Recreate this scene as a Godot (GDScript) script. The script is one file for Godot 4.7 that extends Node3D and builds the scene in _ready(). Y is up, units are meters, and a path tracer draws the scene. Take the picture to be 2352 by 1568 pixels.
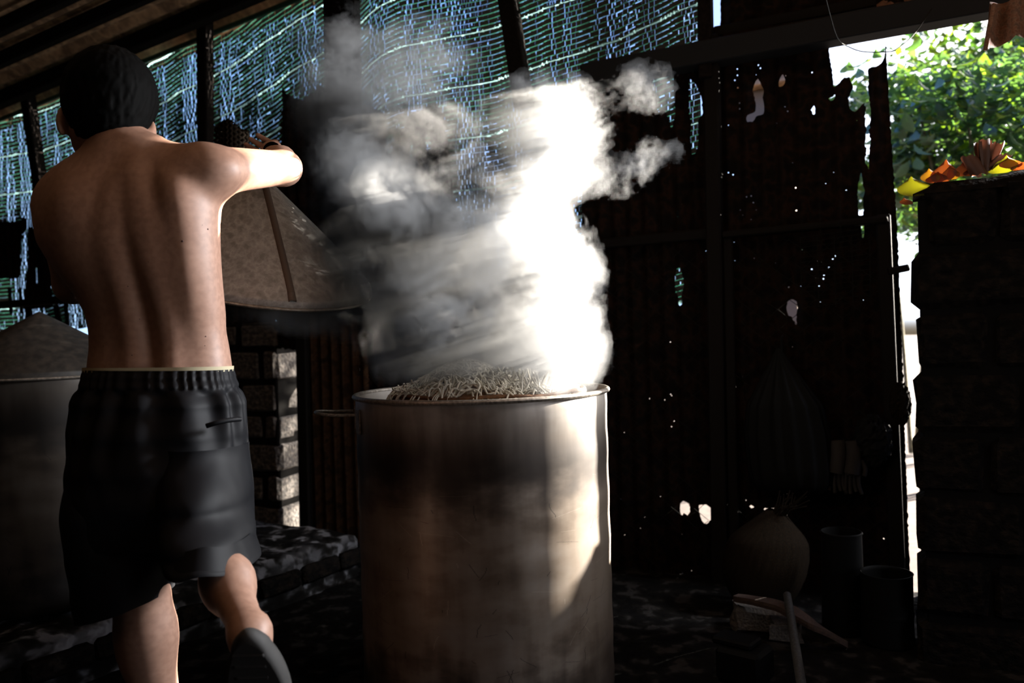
extends Node3D
# A smoky noodle kitchen: a bare-backed young man lifts the lid off a boiling pot while a low sun reaches in past the gate.

const F := 1950.0                       # focal length in pixels of the 2352 x 1568 frame
const EYE := 1.15
var cam: Camera3D
var cx: Transform3D                     # camera transform
var rng := RandomNumberGenerator.new()
var M := {}                             # materials
var used_names := {}
# the back wall's own axes: WO on the floor under the gate's free edge, WU along the wall to the right, WN into the room
var WO := Vector3(1.61, 0, -3.5)
var WU := Vector3(0.9063, 0, 0.4226)
var WN := Vector3(-0.4226, 0, 0.9063)

func _ready() -> void:
	rng.seed = 7
	# ---- camera
	cam = Camera3D.new()
	cam.name = "camera"
	cam.fov = rad_to_deg(2.0 * atan(784.0 / F))
	cam.near = 0.05
	cam.far = 200.0
	cam.position = Vector3(0, EYE, 0)
	cam.rotation_degrees = Vector3(-0.8, 0, -1.7)
	var lens := CameraAttributesPhysical.new()
	lens.frustum_focal_length = 12.0 / (784.0 / F)
	lens.frustum_focus_distance = 2.3
	lens.exposure_aperture = 2.8
	cam.attributes = lens
	add_child(cam)
	cx = Transform3D(Basis.from_euler(Vector3(deg_to_rad(-0.8), 0, deg_to_rad(-1.7))), Vector3(0, EYE, 0))
	# ---- sky, sun, exposure
	var sky_mat := ProceduralSkyMaterial.new()
	sky_mat.sky_top_color = Color(0.36, 0.56, 0.92)
	sky_mat.sky_horizon_color = Color(0.70, 0.84, 1.0)
	sky_mat.sky_curve = 0.25
	sky_mat.sky_energy_multiplier = SKY_ENERGY
	sky_mat.sun_angle_max = 60.0
	sky_mat.sun_curve = 0.5
	sky_mat.ground_horizon_color = Color(0.55, 0.5, 0.42)
	sky_mat.ground_bottom_color = Color(0.3, 0.26, 0.2)
	var sky := Sky.new()
	sky.sky_material = sky_mat
	var env := Environment.new()
	env.background_mode = Environment.BG_SKY
	env.sky = sky
	env.tonemap_mode = Environment.TONE_MAPPER_LINEAR
	env.tonemap_exposure = 1.0
	env.sdfgi_enabled = true
	env.ssao_enabled = true
	env.ssil_enabled = true
	env.volumetric_fog_enabled = true
	env.volumetric_fog_density = 0.0
	var we := WorldEnvironment.new()
	we.name = "world_environment"
	we.environment = env
	add_child(we)
	var sun := DirectionalLight3D.new()
	sun.name = "sun"
	sun.light_color = Color(1.0, 0.965, 0.91)
	sun.light_energy = SUN_ENERGY
	sun.light_angular_distance = 0.55
	sun.shadow_enabled = true
	sun.sky_mode = DirectionalLight3D.SKY_MODE_LIGHT_AND_SKY
	add_child(sun)
	var toward := Vector3(0.886, SUN_TAN, -0.463)
	sun.basis = Basis.looking_at(-toward.normalized(), Vector3.UP)
	# ---- unseen light at the right, placed to light the man's back and the pot
	var right_light := AreaLight3D.new()
	right_light.name = "unseen_right_light"
	right_light.area_size = Vector2(1.2, 1.9)
	right_light.light_color = Color(1.0, 0.955, 0.90)
	right_light.light_energy = UNSEEN_RIGHT_ENERGY
	right_light.shadow_enabled = true
	right_light.area_range = 14.0
	add_child(right_light)
	right_light.position = wall_point(2.42, 1.0, 2.6)
	right_light.basis = Basis.looking_at(-WU * 1.0 - Vector3(0, 0.05, 0), Vector3.UP)
	var gap := AreaLight3D.new()                                    # unseen light right of the picture, placed to brighten the steam
	gap.name = "unseen_steam_light"
	gap.area_size = Vector2(0.7, 0.55)
	gap.light_color = Color(0.97, 0.98, 1.0)
	gap.light_energy = UNSEEN_STEAM_ENERGY
	gap.shadow_enabled = true
	gap.area_range = 14.0
	add_child(gap)
	gap.position = wall_point(1.1, 1.98, 0.36)
	gap.basis = Basis.looking_at(WN - WU * 0.12 - Vector3(0, 0.05, 0), Vector3.UP)
	materials(); #T materials
	shell(); #T shell
	back_wall(); #T back_wall
	gate(); #T gate
	shade_net(); #T shade_net
	outside(); #T outside
	right_pier(); #T right_pier
	left_corner(); #T left_corner
	main_pot(); #T main_pot
	pot_lid(); #T pot_lid
	person(); #T person
	clutter(); #T clutter
	steam(); #T steam

const SKY_ENERGY := 1.3
const SUN_ENERGY := 21.0
const SUN_TAN := 0.232
const UNSEEN_RIGHT_ENERGY := 1.5
const UNSEEN_STEAM_ENERGY := 34.0

# ------------------------------------------------------------------ placing
func cs(px: float, py: float, d: float) -> Vector3:          # camera axes, metres
	return Vector3((px - 1176.0) / F * d, -(py - 784.0) / F * d, -d)

func at(px: float, py: float, d: float) -> Vector3:
	return cx * cs(px, py, d)

func wall_point(u: float, v: float, n: float) -> Vector3:
	return WO + WU * u + WN * n + Vector3(0, v, 0)

func on_wall(px: float, py: float, n := 0.0) -> Vector2:      # where the sight line through a pixel meets the wall plane moved n into the room
	var d := cx.basis * cs(px, py, 1.0)
	var o := cx.origin - WO
	var t := (n - o.dot(WN)) / d.dot(WN)
	var p := o + d * t
	return Vector2(p.dot(WU), p.y)

func on_floor(px: float, py: float, h := 0.0) -> Vector3:
	var d := cx.basis * cs(px, py, 1.0)
	return cx.origin + d * ((h - cx.origin.y) / d.y)

# ------------------------------------------------------------------ objects
func numbered(called: String) -> String:
	if not used_names.has(called):
		used_names[called] = 0
		return called
	used_names[called] += 1
	return "%s_%03d" % [called, used_names[called]]

func thing(called: String, label: String, category: String, where := Vector3.ZERO, group := "", kind := "") -> Node3D:
	var o := Node3D.new()
	o.name = numbered(called)
	add_child(o)
	o.position = where
	tag(o, label, category, group, kind)
	return o

func tag(o: Node3D, label: String, category: String, group := "", kind := "") -> void:
	if label: o.set_meta("label", label)
	if category: o.set_meta("category", category)
	if group: o.set_meta("group", group)
	if kind: o.set_meta("kind", kind)

func put(called: String, mesh: Mesh, m: Material, parent: Node3D = null, label := "") -> MeshInstance3D:
	var o := MeshInstance3D.new()
	o.mesh = mesh
	o.material_override = m
	o.cast_shadow = GeometryInstance3D.SHADOW_CASTING_SETTING_ON
	if parent == null:
		o.name = numbered(called)
		add_child(o)
	else:
		o.name = called
		parent.add_child(o, true)
	if label: o.set_meta("label", label)
	return o

# ------------------------------------------------------------------ mesh building
class Mb:
	var v := PackedVector3Array()
	var uv := PackedVector2Array()
	var ix := PackedInt32Array()
	var nr := PackedVector3Array()        # normals of one's own, if given for every vertex
	var seams := []                       # [first, last] of wrapped rows, whose normals are shared
	func add(p: Vector3, t := Vector2.ZERO) -> int:
		v.append(p); uv.append(t)
		return v.size() - 1
	func tri(a: int, b: int, c: int) -> void:
		ix.append(a); ix.append(b); ix.append(c)
	func quad(a: int, b: int, c: int, d: int) -> void:
		ix.append_array([a, b, c, a, c, d])
	# convex polygon, own vertices, turned away from `inside`
	func face(pts: Array, inside: Vector3) -> void:
		var mid := Vector3.ZERO
		for p in pts: mid += p
		mid /= pts.size()
		var n: Vector3 = (pts[2] - pts[0]).cross(pts[1] - pts[0])
		var first := v.size()
		for p in pts:
			v.append(p)
			uv.append(Vector2(p.x + p.z, p.y))
		for k in range(1, pts.size() - 1):
			if n.dot(mid - inside) > 0.0: tri(first, first + k, first + k + 1)
			else: tri(first, first + k + 1, first + k)
	# rows of points joined by quads; normals face away from the side that `flip` turns to
	func sheet(rows: Array, wrap := false, flip := false) -> void:
		var w: int = rows[0].size()
		var first := v.size()
		for r in rows.size():
			for c in w:
				v.append(rows[r][c])
				uv.append(Vector2(float(c) / (w if wrap else w - 1), float(r) / (rows.size() - 1)))
			if wrap:
				v.append(rows[r][0])
				uv.append(Vector2(1.0, float(r) / (rows.size() - 1)))
				seams.append([v.size() - 1 - w, v.size() - 1])
		var ww := w + (1 if wrap else 0)
		for r in rows.size() - 1:
			for c in ww - 1:
				var a := first + r * ww + c
				if flip: quad(a, a + ww, a + ww + 1, a + 1)
				else: quad(a, a + 1, a + ww + 1, a + ww)
	# box with cut edges; xf places it, jit roughens it
	func box(xf: Transform3D, size: Vector3, bev := 0.004, jit := 0.0, rg: RandomNumberGenerator = null) -> void:
		var h := size * 0.5
		bev = minf(bev, minf(h.x, minf(h.y, h.z)) * 0.6)
		var p := {}
		for sx in [-1, 1]:
			for sy in [-1, 1]:
				for sz in [-1, 1]:
					for ax in 3:
						var q := Vector3(sx * (h.x - bev), sy * (h.y - bev), sz * (h.z - bev))
						q[ax] = [sx, sy, sz][ax] * h[ax]
						if jit > 0.0: q += Vector3(rg.randf_range(-jit, jit), rg.randf_range(-jit, jit), rg.randf_range(-jit, jit))
						p[Vector4i(sx, sy, sz, ax)] = xf * q
		var c := xf.origin
		for ax in 3:
			var b := (ax + 1) % 3
			var d := (ax + 2) % 3
			for s in [-1, 1]:
				var ring := []
				for k in [[-1, -1], [1, -1], [1, 1], [-1, 1]]:
					var g := Vector4i(0, 0, 0, ax); g[ax] = s; g[b] = k[0]; g[d] = k[1]
					ring.append(p[g])
				face(ring, c)
			for sb in [-1, 1]:
				for sd in [-1, 1]:
					var ring2 := []
					for k in [[-1, b], [1, b], [1, d], [-1, d]]:
						var g := Vector4i(0, 0, 0, k[1]); g[ax] = k[0]; g[b] = sb; g[d] = sd
						ring2.append(p[g])
					face(ring2, c)
		for sx in [-1, 1]:
			for sy in [-1, 1]:
				for sz in [-1, 1]:
					face([p[Vector4i(sx, sy, sz, 0)], p[Vector4i(sx, sy, sz, 1)], p[Vector4i(sx, sy, sz, 2)]], c)
	func tube(path: Array, r0: float, r1 := -1.0, sides := 8, caps := true) -> void:
		if r1 < 0.0: r1 = r0
		var rows := []
		var up := Vector3(0.13, 0.97, 0.21)
		var last := Vector3.ZERO
		for k in path.size():
			var t: Vector3 = (path[mini(k + 1, path.size() - 1)] - path[maxi(k - 1, 0)]).normalized()
			var a := last
			if k == 0:
				a = t.cross(up if absf(t.dot(up)) < 0.95 else Vector3.RIGHT).normalized()
			a = (a - t * a.dot(t)).normalized()
			last = a
			var b := t.cross(a)
			var r := lerpf(r0, r1, float(k) / (path.size() - 1))
			var ring := []
			for s in sides:
				var g := TAU * s / sides
				ring.append(path[k] + (a * cos(g) + b * sin(g)) * r)
			rows.append(ring)
		sheet(rows, true, false)
		if caps:
			for e in 2:
				var ring: Array = rows[0] if e == 0 else rows[rows.size() - 1]
				face(ring, path[1] if e == 0 else path[path.size() - 2])
	# profile of Vector2(radius, height) turned about y at xf
	func lathe(profile: Array, xf: Transform3D, sides := 64, flip := false) -> void:
		var rows := []
		for q in profile:
			var ring := []
			for s in sides:
				var g := TAU * s / sides
				ring.append(xf * Vector3(q.x * cos(g), q.y, q.x * sin(g)))
			rows.append(ring)
		sheet(rows, true, flip)
	func done(smooth := true) -> ArrayMesh:
		var a := []
		a.resize(Mesh.ARRAY_MAX)
		var nn := PackedVector3Array()
		if smooth:
			nn.resize(v.size())
			for k in range(0, ix.size(), 3):
				var n := (v[ix[k + 2]] - v[ix[k]]).cross(v[ix[k + 1]] - v[ix[k]])
				for j in 3: nn[ix[k + j]] += n
			for e in seams:
				nn[e[0]] += nn[e[1]]
				nn[e[1]] = nn[e[0]]
			for k in nn.size(): nn[k] = nn[k].normalized() if nn[k].length_squared() > 1e-20 else Vector3.UP
			if nr.size() == v.size(): nn = nr
			a[Mesh.ARRAY_VERTEX] = v; a[Mesh.ARRAY_TEX_UV] = uv; a[Mesh.ARRAY_INDEX] = ix
		else:
			var vv := PackedVector3Array()
			var tt := PackedVector2Array()
			for k in range(0, ix.size(), 3):
				var n := (v[ix[k + 2]] - v[ix[k]]).cross(v[ix[k + 1]] - v[ix[k]]).normalized()
				for j in 3:
					vv.append(v[ix[k + j]]); tt.append(uv[ix[k + j]]); nn.append(n)
			a[Mesh.ARRAY_VERTEX] = vv; a[Mesh.ARRAY_TEX_UV] = tt
		a[Mesh.ARRAY_NORMAL] = nn
		var m := ArrayMesh.new()
		m.add_surface_from_arrays(Mesh.PRIMITIVE_TRIANGLES, a)
		return m

func box_mesh(size: Vector3, bev := 0.004, jit := 0.0) -> ArrayMesh:
	var b := Mb.new()
	b.box(Transform3D(), size, bev, jit, rng)
	return b.done(false)

func bar(a: Vector3, b: Vector3, w: float, h: float, up := Vector3.UP, bev := 0.004, jit := 0.0) -> ArrayMesh:   # square bar from a to b
	var m := Mb.new()
	bar_into(m, a, b, w, h, up, bev, jit)
	return m.done(false)

func bar_into(m: Mb, a: Vector3, b: Vector3, w: float, h: float, up := Vector3.UP, bev := 0.004, jit := 0.0) -> void:
	var z := (b - a).normalized()
	var x := up.cross(z).normalized()
	var y := z.cross(x)
	m.box(Transform3D(Basis(x, y, z), (a + b) * 0.5), Vector3(w, h, (b - a).length()), bev, jit, rng)

func wbasis() -> Basis:
	return Basis(WU, Vector3.UP, WN)

func smoothline(pts: Array, per := 8) -> Array:
	var out := []
	for k in pts.size() - 1:
		var p0: Vector3 = pts[maxi(k - 1, 0)]
		var p3: Vector3 = pts[mini(k + 2, pts.size() - 1)]
		for s in per:
			out.append((pts[k] as Vector3).cubic_interpolate(pts[k + 1], p0, p3, float(s) / per))
	out.append(pts[pts.size() - 1])
	return out

# ------------------------------------------------------------------ surface nets
class Grid:
	var lo: Vector3
	var h: float
	var n: Vector3i
	var f := PackedFloat32Array()
	func _init(a: Vector3, b: Vector3, step: float) -> void:
		lo = a; h = step
		n = Vector3i(int(ceil((b.x - a.x) / step)) + 1, int(ceil((b.y - a.y) / step)) + 1, int(ceil((b.z - a.z) / step)) + 1)
		f.resize(n.x * n.y * n.z)
	func slope_at(x: int, y: int, z: int) -> Vector3:
		var x0 := maxi(x - 1, 0)
		var x1 := mini(x + 1, n.x - 1)
		var y0 := maxi(y - 1, 0)
		var y1 := mini(y + 1, n.y - 1)
		var z0 := maxi(z - 1, 0)
		var z1 := mini(z + 1, n.z - 1)
		var b := (z * n.y + y) * n.x
		return Vector3((f[b + x1] - f[b + x0]) / (x1 - x0), (f[(z * n.y + y1) * n.x + x] - f[(z * n.y + y0) * n.x + x]) / (y1 - y0), (f[(z1 * n.y + y) * n.x + x] - f[(z0 * n.y + y) * n.x + x]) / (z1 - z0))
	func mesh_into(m: Mb, iso: float, xf: Transform3D, inside_below := true, smooth := true) -> void:
		var sx := 1
		var sy := n.x
		var sz := n.x * n.y
		var vm := PackedInt32Array()
		vm.resize(f.size())
		vm.fill(-1)
		var off := [0, sx, sy, sx + sy, sz, sx + sz, sy + sz, sx + sy + sz]
		var o1 := sx
		var o2 := sy
		var o3 := sx + sy
		var o4 := sz
		var o5 := sx + sz
		var o6 := sy + sz
		var o7 := sx + sy + sz
		var pa := [0, 2, 4, 6, 0, 1, 4, 5, 0, 1, 2, 3]
		var pb := [1, 3, 5, 7, 2, 3, 6, 7, 4, 5, 6, 7]
		var cor := []
		for k in 8: cor.append(Vector3(k & 1, (k >> 1) & 1, (k >> 2) & 1))
		var bs := xf.basis
		for z in n.z - 1:
			for y in n.y - 1:
				var i := (z * n.y + y) * n.x
				for x in n.x - 1:
					var s := int(f[i] < iso) + int(f[i + o1] < iso) + int(f[i + o2] < iso) + int(f[i + o3] < iso) + int(f[i + o4] < iso) + int(f[i + o5] < iso) + int(f[i + o6] < iso) + int(f[i + o7] < iso)
					if s != 0 and s != 8:
						var sum := Vector3.ZERO
						var cnt := 0
						for e in 12:
							var va: float = f[i + off[pa[e]]] - iso
							var vb: float = f[i + off[pb[e]]] - iso
							if (va < 0.0) != (vb < 0.0):
								sum += (cor[pa[e]] as Vector3).lerp(cor[pb[e]], va / (va - vb))
								cnt += 1
						var w := sum / cnt
						vm[i] = m.add(xf * (lo + (Vector3(x, y, z) + w) * h))
						if smooth:
							var gr := Vector3.ZERO
							for k in 8:
								var c: Vector3 = cor[k]
								gr += slope_at(x + int(c.x), y + int(c.y), z + int(c.z)) * (lerpf(1.0 - w.x, w.x, c.x) * lerpf(1.0 - w.y, w.y, c.y) * lerpf(1.0 - w.z, w.z, c.z))
							m.nr.append((bs * gr).normalized())
					i += 1
		for z in range(1, n.z - 1):
			for y in range(1, n.y - 1):
				var i := (z * n.y + y) * n.x + 1
				for x in range(1, n.x - 1):
					var a := (f[i] < iso) == inside_below
					if a != ((f[i + sx] < iso) == inside_below): q(m, vm[i - sy - sz], vm[i - sz], vm[i], vm[i - sy], a)
					if a != ((f[i + sy] < iso) == inside_below): q(m, vm[i - sx - sz], vm[i - sx], vm[i], vm[i - sz], a)
					if a != ((f[i + sz] < iso) == inside_below): q(m, vm[i - sx - sy], vm[i - sy], vm[i], vm[i - sx], a)
					i += 1
	func q(m: Mb, a: int, b: int, c: int, d: int, turn: bool) -> void:
		if a < 0 or b < 0 or c < 0 or d < 0: return
		if turn: m.quad(a, d, c, b)
		else: m.quad(a, b, c, d)

# ------------------------------------------------------------------ materials
func noise_tex(seed_: int, freq: float, stops: Array, octaves := 4, kind := FastNoiseLite.TYPE_SIMPLEX_SMOOTH, size := 512) -> NoiseTexture2D:
	var n := FastNoiseLite.new()
	n.noise_type = kind
	n.seed = seed_
	n.frequency = freq
	n.fractal_octaves = octaves
	var g := Gradient.new()
	var offs := PackedFloat32Array()
	var cols := PackedColorArray()
	for k in stops.size():
		offs.append(stops[k][0]); cols.append(stops[k][1])
	g.offsets = offs
	g.colors = cols
	var t := NoiseTexture2D.new()
	t.width = size; t.height = size
	t.seamless = true
	t.noise = n
	t.color_ramp = g
	return t

var bump_tex := {}
func bump(freq: float, seed_ := 3) -> NoiseTexture2D:
	if not bump_tex.has(freq):
		bump_tex[freq] = noise_tex(seed_, freq, [[0.0, Color.BLACK], [1.0, Color.WHITE]], 5)
	return bump_tex[freq]

func mat(stops: Array, scale := 2.0, rough := 0.8, freq := 0.02, bump_cm := 0.0, bump_freq := 0.05, metal := 0.0, seed_ := 1) -> StandardMaterial3D:
	var m := StandardMaterial3D.new()
	if stops.size() == 1:
		m.albedo_color = stops[0]
	else:
		var s := []
		for k in stops.size(): s.append([0.28 + 0.44 * k / (stops.size() - 1), stops[k]])
		m.albedo_texture = noise_tex(seed_, freq, s)
	m.uv1_triplanar = true
	m.uv1_world_triplanar = true
	m.uv1_scale = Vector3.ONE * scale
	m.roughness = rough
	m.metallic = metal
	if bump_cm > 0.0:
		m.heightmap_enabled = true
		m.heightmap_texture = bump(bump_freq)
		m.heightmap_scale = bump_cm
	return m

func materials() -> void:
	M.soot_wood = mat([Color(0.07, 0.06, 0.055), Color(0.12, 0.10, 0.09)], 3.0, 0.85, 0.03)
	M.soot_metal = mat([Color(0.09, 0.08, 0.075)], 2.0, 0.7)
	M.rust_sheet = mat([Color(0.055, 0.047, 0.045), Color(0.09, 0.066, 0.056), Color(0.15, 0.095, 0.072), Color(0.068, 0.055, 0.05)], 1.3, 0.75, 0.015, 0.0, 0.1, 0.0, 4)
	M.roof_sheet = mat([Color(0.42, 0.32, 0.23), Color(0.64, 0.50, 0.37), Color(0.76, 0.61, 0.45), Color(0.50, 0.39, 0.29)], 0.9, 0.75, 0.012, 0.0, 0.1, 0.0, 5)
	M.beam = mat([Color(0.13, 0.135, 0.145)], 2.0, 0.6)
	M.wire = mat([Color(0.10, 0.095, 0.085)], 1.0, 0.5)
	M.floor = mat([Color(0.045, 0.04, 0.04), Color(0.05, 0.047, 0.044), Color(0.06, 0.055, 0.05), Color(0.075, 0.07, 0.065), Color(0.15, 0.145, 0.14)], 0.9, 0.9, 0.018, 0.6, 0.05, 0.0, 9)
	M.soot_wall = mat([Color(0.07, 0.06, 0.055)], 1.0, 0.9)
	M.stone = mat([Color(0.15, 0.135, 0.125), Color(0.24, 0.22, 0.2), Color(0.36, 0.33, 0.305)], 2.2, 0.92, 0.03, 0.9, 0.035, 0.0, 11)
	M.soot_stone = mat([Color(0.045, 0.042, 0.04), Color(0.065, 0.06, 0.057), Color(0.115, 0.095, 0.08)], 2.2, 0.88, 0.02, 0.9, 0.035, 0.0, 12)
	M.mortar = mat([Color(0.06, 0.056, 0.053)], 3.0, 0.95)
	M.ash = mat([Color(0.065, 0.06, 0.056), Color(0.075, 0.07, 0.066), Color(0.09, 0.085, 0.082), Color(0.2, 0.195, 0.195), Color(0.45, 0.45, 0.465)], 0.9, 0.9, 0.016, 0.6, 0.05, 0.0, 14)
	M.ground_out = mat([Color(0.30, 0.24, 0.195), Color(0.40, 0.325, 0.27)], 1.0, 0.95, 0.02, 0.0, 0.05, 0.0, 15)
	M.door_sheet = mat([Color(0.13, 0.095, 0.07), Color(0.26, 0.185, 0.125), Color(0.2, 0.14, 0.1)], 1.3, 0.75, 0.015, 0.0, 0.1, 0.0, 34)
	M.cream_wall = mat([Color(0.44, 0.385, 0.335)], 0.6, 0.9)
	M.skin = mat([Color(0.585, 0.445, 0.375), Color(0.63, 0.48, 0.405), Color(0.655, 0.51, 0.435)], 3.0, 0.55, 0.03, 0.0, 0.12, 0.0, 17)
	M.hair = mat([Color(0.03, 0.03, 0.03)], 6.0, 0.7)
	M.shorts = mat([Color(0.038, 0.042, 0.06)], 4.0, 0.62)
	M.cream_band = mat([Color(0.72, 0.68, 0.56)], 1.0, 0.8)
	M.rubber = mat([Color(0.15, 0.145, 0.14)], 3.0, 0.75)
	M.mole = mat([Color(0.26, 0.14, 0.12)], 1.0, 0.6)
	M.noodle = mat([Color(0.90, 0.87, 0.81)], 5.0, 0.45)
	M.bamboo = mat([Color(0.34, 0.22, 0.13), Color(0.50, 0.34, 0.2)], 4.0, 0.7, 0.03)
	M.straw = mat([Color(0.07, 0.055, 0.04), Color(0.125, 0.097, 0.068)], 5.0, 0.85, 0.05)
	M.plastic_bag = mat([Color(0.075, 0.075, 0.075)], 2.0, 0.5)
	M.glove = mat([Color(0.10, 0.08, 0.065)], 4.0, 0.85)
	M.plank = mat([Color(0.15, 0.10, 0.07), Color(0.23, 0.155, 0.11)], 3.0, 0.85, 0.04, 0.0, 0.05, 0.0, 21)
	M.pale_stone = mat([Color(0.2, 0.18, 0.16), Color(0.29, 0.26, 0.235)], 3.0, 0.9, 0.04, 0.4, 0.05, 0.0, 22)
	M.pipe = mat([Color(0.11, 0.11, 0.11), Color(0.21, 0.21, 0.2)], 4.0, 0.65, 0.04, 0.0, 0.06, 0.2, 23)
	M.brick_red = mat([Color(0.30, 0.17, 0.12), Color(0.42, 0.25, 0.18)], 4.0, 0.9, 0.04, 0.0, 0.05, 0.0, 24)
	M.bucket = mat([Color(0.05, 0.05, 0.05)], 3.0, 0.55)
	M.rust_flap = mat([Color(0.34, 0.25, 0.20), Color(0.48, 0.36, 0.29), Color(0.40, 0.24, 0.16)], 3.0, 0.8, 0.03, 0.0, 0.06, 0.1, 26)
	M.net_green = leafy(Color(0.06, 0.20, 0.15), Color(0.15, 0.34, 0.28))
	M.net_band = leafy(Color(0.36, 0.56, 0.54), Color(0.52, 0.68, 0.68))
	M.net_dark = leafy(Color(0.05, 0.20, 0.15), Color(0.06, 0.2, 0.15))
	M.net_black = leafy(Color(0.045, 0.04, 0.035), Color(0.012, 0.010, 0.008))

	M.leaf = leafy(Color.WHITE, Color(0.85, 1.0, 0.45))
	M.leaf.vertex_color_use_as_albedo = true
	M.leaf.roughness = 0.38
	M.stem = mat([Color(0.35, 0.33, 0.25), Color(0.5, 0.47, 0.36)], 2.0, 0.9)
	M.leaf_yellow = leafy(Color(0.36, 0.36, 0.10), Color(0.50, 0.47, 0.05))
	M.leaf_amber = leafy(Color(0.42, 0.30, 0.10), Color(0.62, 0.40, 0.06))
	M.leaf_orange = leafy(Color(0.36, 0.2, 0.12), Color(0.5, 0.22, 0.06))
	M.leaf_brown = leafy(Color(0.27, 0.17, 0.12), Color(0.16, 0.07, 0.035))
	M.pot = pot_material()
	M.pot_rim = mat([Color(0.42, 0.39, 0.36), Color(0.62, 0.59, 0.55)], 5.0, 0.42, 0.03, 0.0, 0.08, 0.55, 27)
	M.lid = mat([Color(0.47, 0.455, 0.44), Color(0.56, 0.55, 0.54), Color(0.66, 0.645, 0.63), Color(0.54, 0.525, 0.515)], 2.6, 0.55, 0.02, 0.0, 0.05, 0.25, 28)
	M.seam = mat([Color(0.30, 0.245, 0.21)], 1.0, 0.6)
	M.lid.uv1_world_triplanar = false
	M.lid_shaded = mat([Color(0.13, 0.12, 0.11), Color(0.19, 0.175, 0.16), Color(0.24, 0.215, 0.19)], 2.6, 0.6, 0.02, 0.0, 0.05, 0.1, 29)  # lid colour darkened to stand for the dim left corner
	M.pot_shaded = M.pot.duplicate()  # copy of the pot with the left corner's shade put into its colour
	M.pot_shaded.albedo_color = Color(0.46, 0.435, 0.41)
	for k in ["soot_wood", "soot_metal", "rust_sheet", "beam", "soot_stone", "soot_wall", "mortar", "floor", "straw", "bucket", "hair", "ash", "door_sheet", "plastic_bag", "wire"]:
		M[k].metallic_specular = 0.12
		M[k].metallic = 0.0
	M.shorts.metallic_specular = 0.3

func pot_material() -> StandardMaterial3D:               # worn aluminium: soot in a band under the rim, brown scale, scratches, streaks
	var w := 1024
	var n1 := FastNoiseLite.new()
	n1.seed = 3; n1.frequency = 0.010; n1.fractal_octaves = 5
	var n2 := FastNoiseLite.new()
	n2.seed = 8; n2.frequency = 0.012; n2.fractal_octaves = 4
	var clean := Color(0.60, 0.585, 0.57)
	var brown := Color(0.40, 0.345, 0.29)
	var soot := Color(0.17, 0.145, 0.13)
	var im := Image.create(w, w, false, Image.FORMAT_RGB8)
	for y in w:
		var v := float(y) / w
		for x in w:
			var a := minf(1.0, 6.0 * minf(float(x), float(w - x)) / w)       # no seam
			var cloud := n1.get_noise_2d(x, y * 0.8) * a
			var streak := n2.get_noise_2d(x * 2.6, y * 0.16) * a
			var band := exp(-pow((v - 0.19 - 0.05 * cloud) / 0.105, 2.0))
			var low := smoothstep(0.70, 0.98, v + 0.10 * cloud + 0.05 * streak)
			var s := clampf(band * 0.92 + low * 0.8 + 0.30 * cloud + 0.22 * streak - 0.02, 0.0, 1.0)
			var br := clampf(smoothstep(0.03, 0.28, v) * 0.62 + 0.4 * cloud + 0.2 * streak, 0.0, 1.0)
			im.set_pixel(x, y, clean.lerp(brown, br).lerp(soot, s))
	# scratches
	var rg := RandomNumberGenerator.new()
	rg.seed = 19
	for k in 260:
		var p := Vector2(rg.randf_range(20, w - 20), rg.randf_range(w * 0.25, w - 20))
		var g := rg.randf_range(-0.5, 0.5) + (PI / 2 if rg.randf() < 0.55 else 0.0)
		var l := rg.randf_range(8, 50)
		var dark := rg.randf() < 0.6
		for s in int(l):
			p += Vector2(cos(g), sin(g))
			g += rg.randf_range(-0.05, 0.05)
			if p.x < 1 or p.y < 1 or p.x >= w - 1 or p.y >= w - 1: break
			var c := im.get_pixel(int(p.x), int(p.y))
			im.set_pixel(int(p.x), int(p.y), c.darkened(0.35) if dark else c.lightened(0.16))
	var m := StandardMaterial3D.new()
	m.albedo_texture = ImageTexture.create_from_image(im)
	m.albedo_color = Color(0.9, 0.88, 0.86)
	m.roughness = 0.44
	m.metallic = 0.35
	return m

func leafy(c: Color, through: Color) -> StandardMaterial3D:      # thin sheet that lets some light through
	var m := StandardMaterial3D.new()
	m.albedo_color = c
	m.roughness = 0.6
	m.backlight_enabled = true
	m.backlight = through
	return m

# ------------------------------------------------------------------ corrugated sheets with rusted-out holes
func poly_sd(p: Vector2, q: PackedVector2Array) -> float:       # distance to a polygon, negative inside
	var d := INF
	var s := 1.0
	var j := q.size() - 1
	for i in q.size():
		var e := q[j] - q[i]
		var w := p - q[i]
		var b := w - e * clampf(w.dot(e) / maxf(e.dot(e), 1e-9), 0.0, 1.0)
		d = minf(d, b.length_squared())
		var c1 := p.y >= q[i].y
		var c2 := p.y < q[j].y
		var c3 := e.x * w.y > e.y * w.x
		if (c1 and c2 and c3) or (not c1 and not c2 and not c3): s = -s
		j = i
	return s * sqrt(d)

func px_poly(pts: Array, n := 0.0) -> PackedVector2Array:
	var q := PackedVector2Array()
	for k in range(0, pts.size(), 2): q.append(on_wall(pts[k], pts[k + 1], n))
	return q

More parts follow.
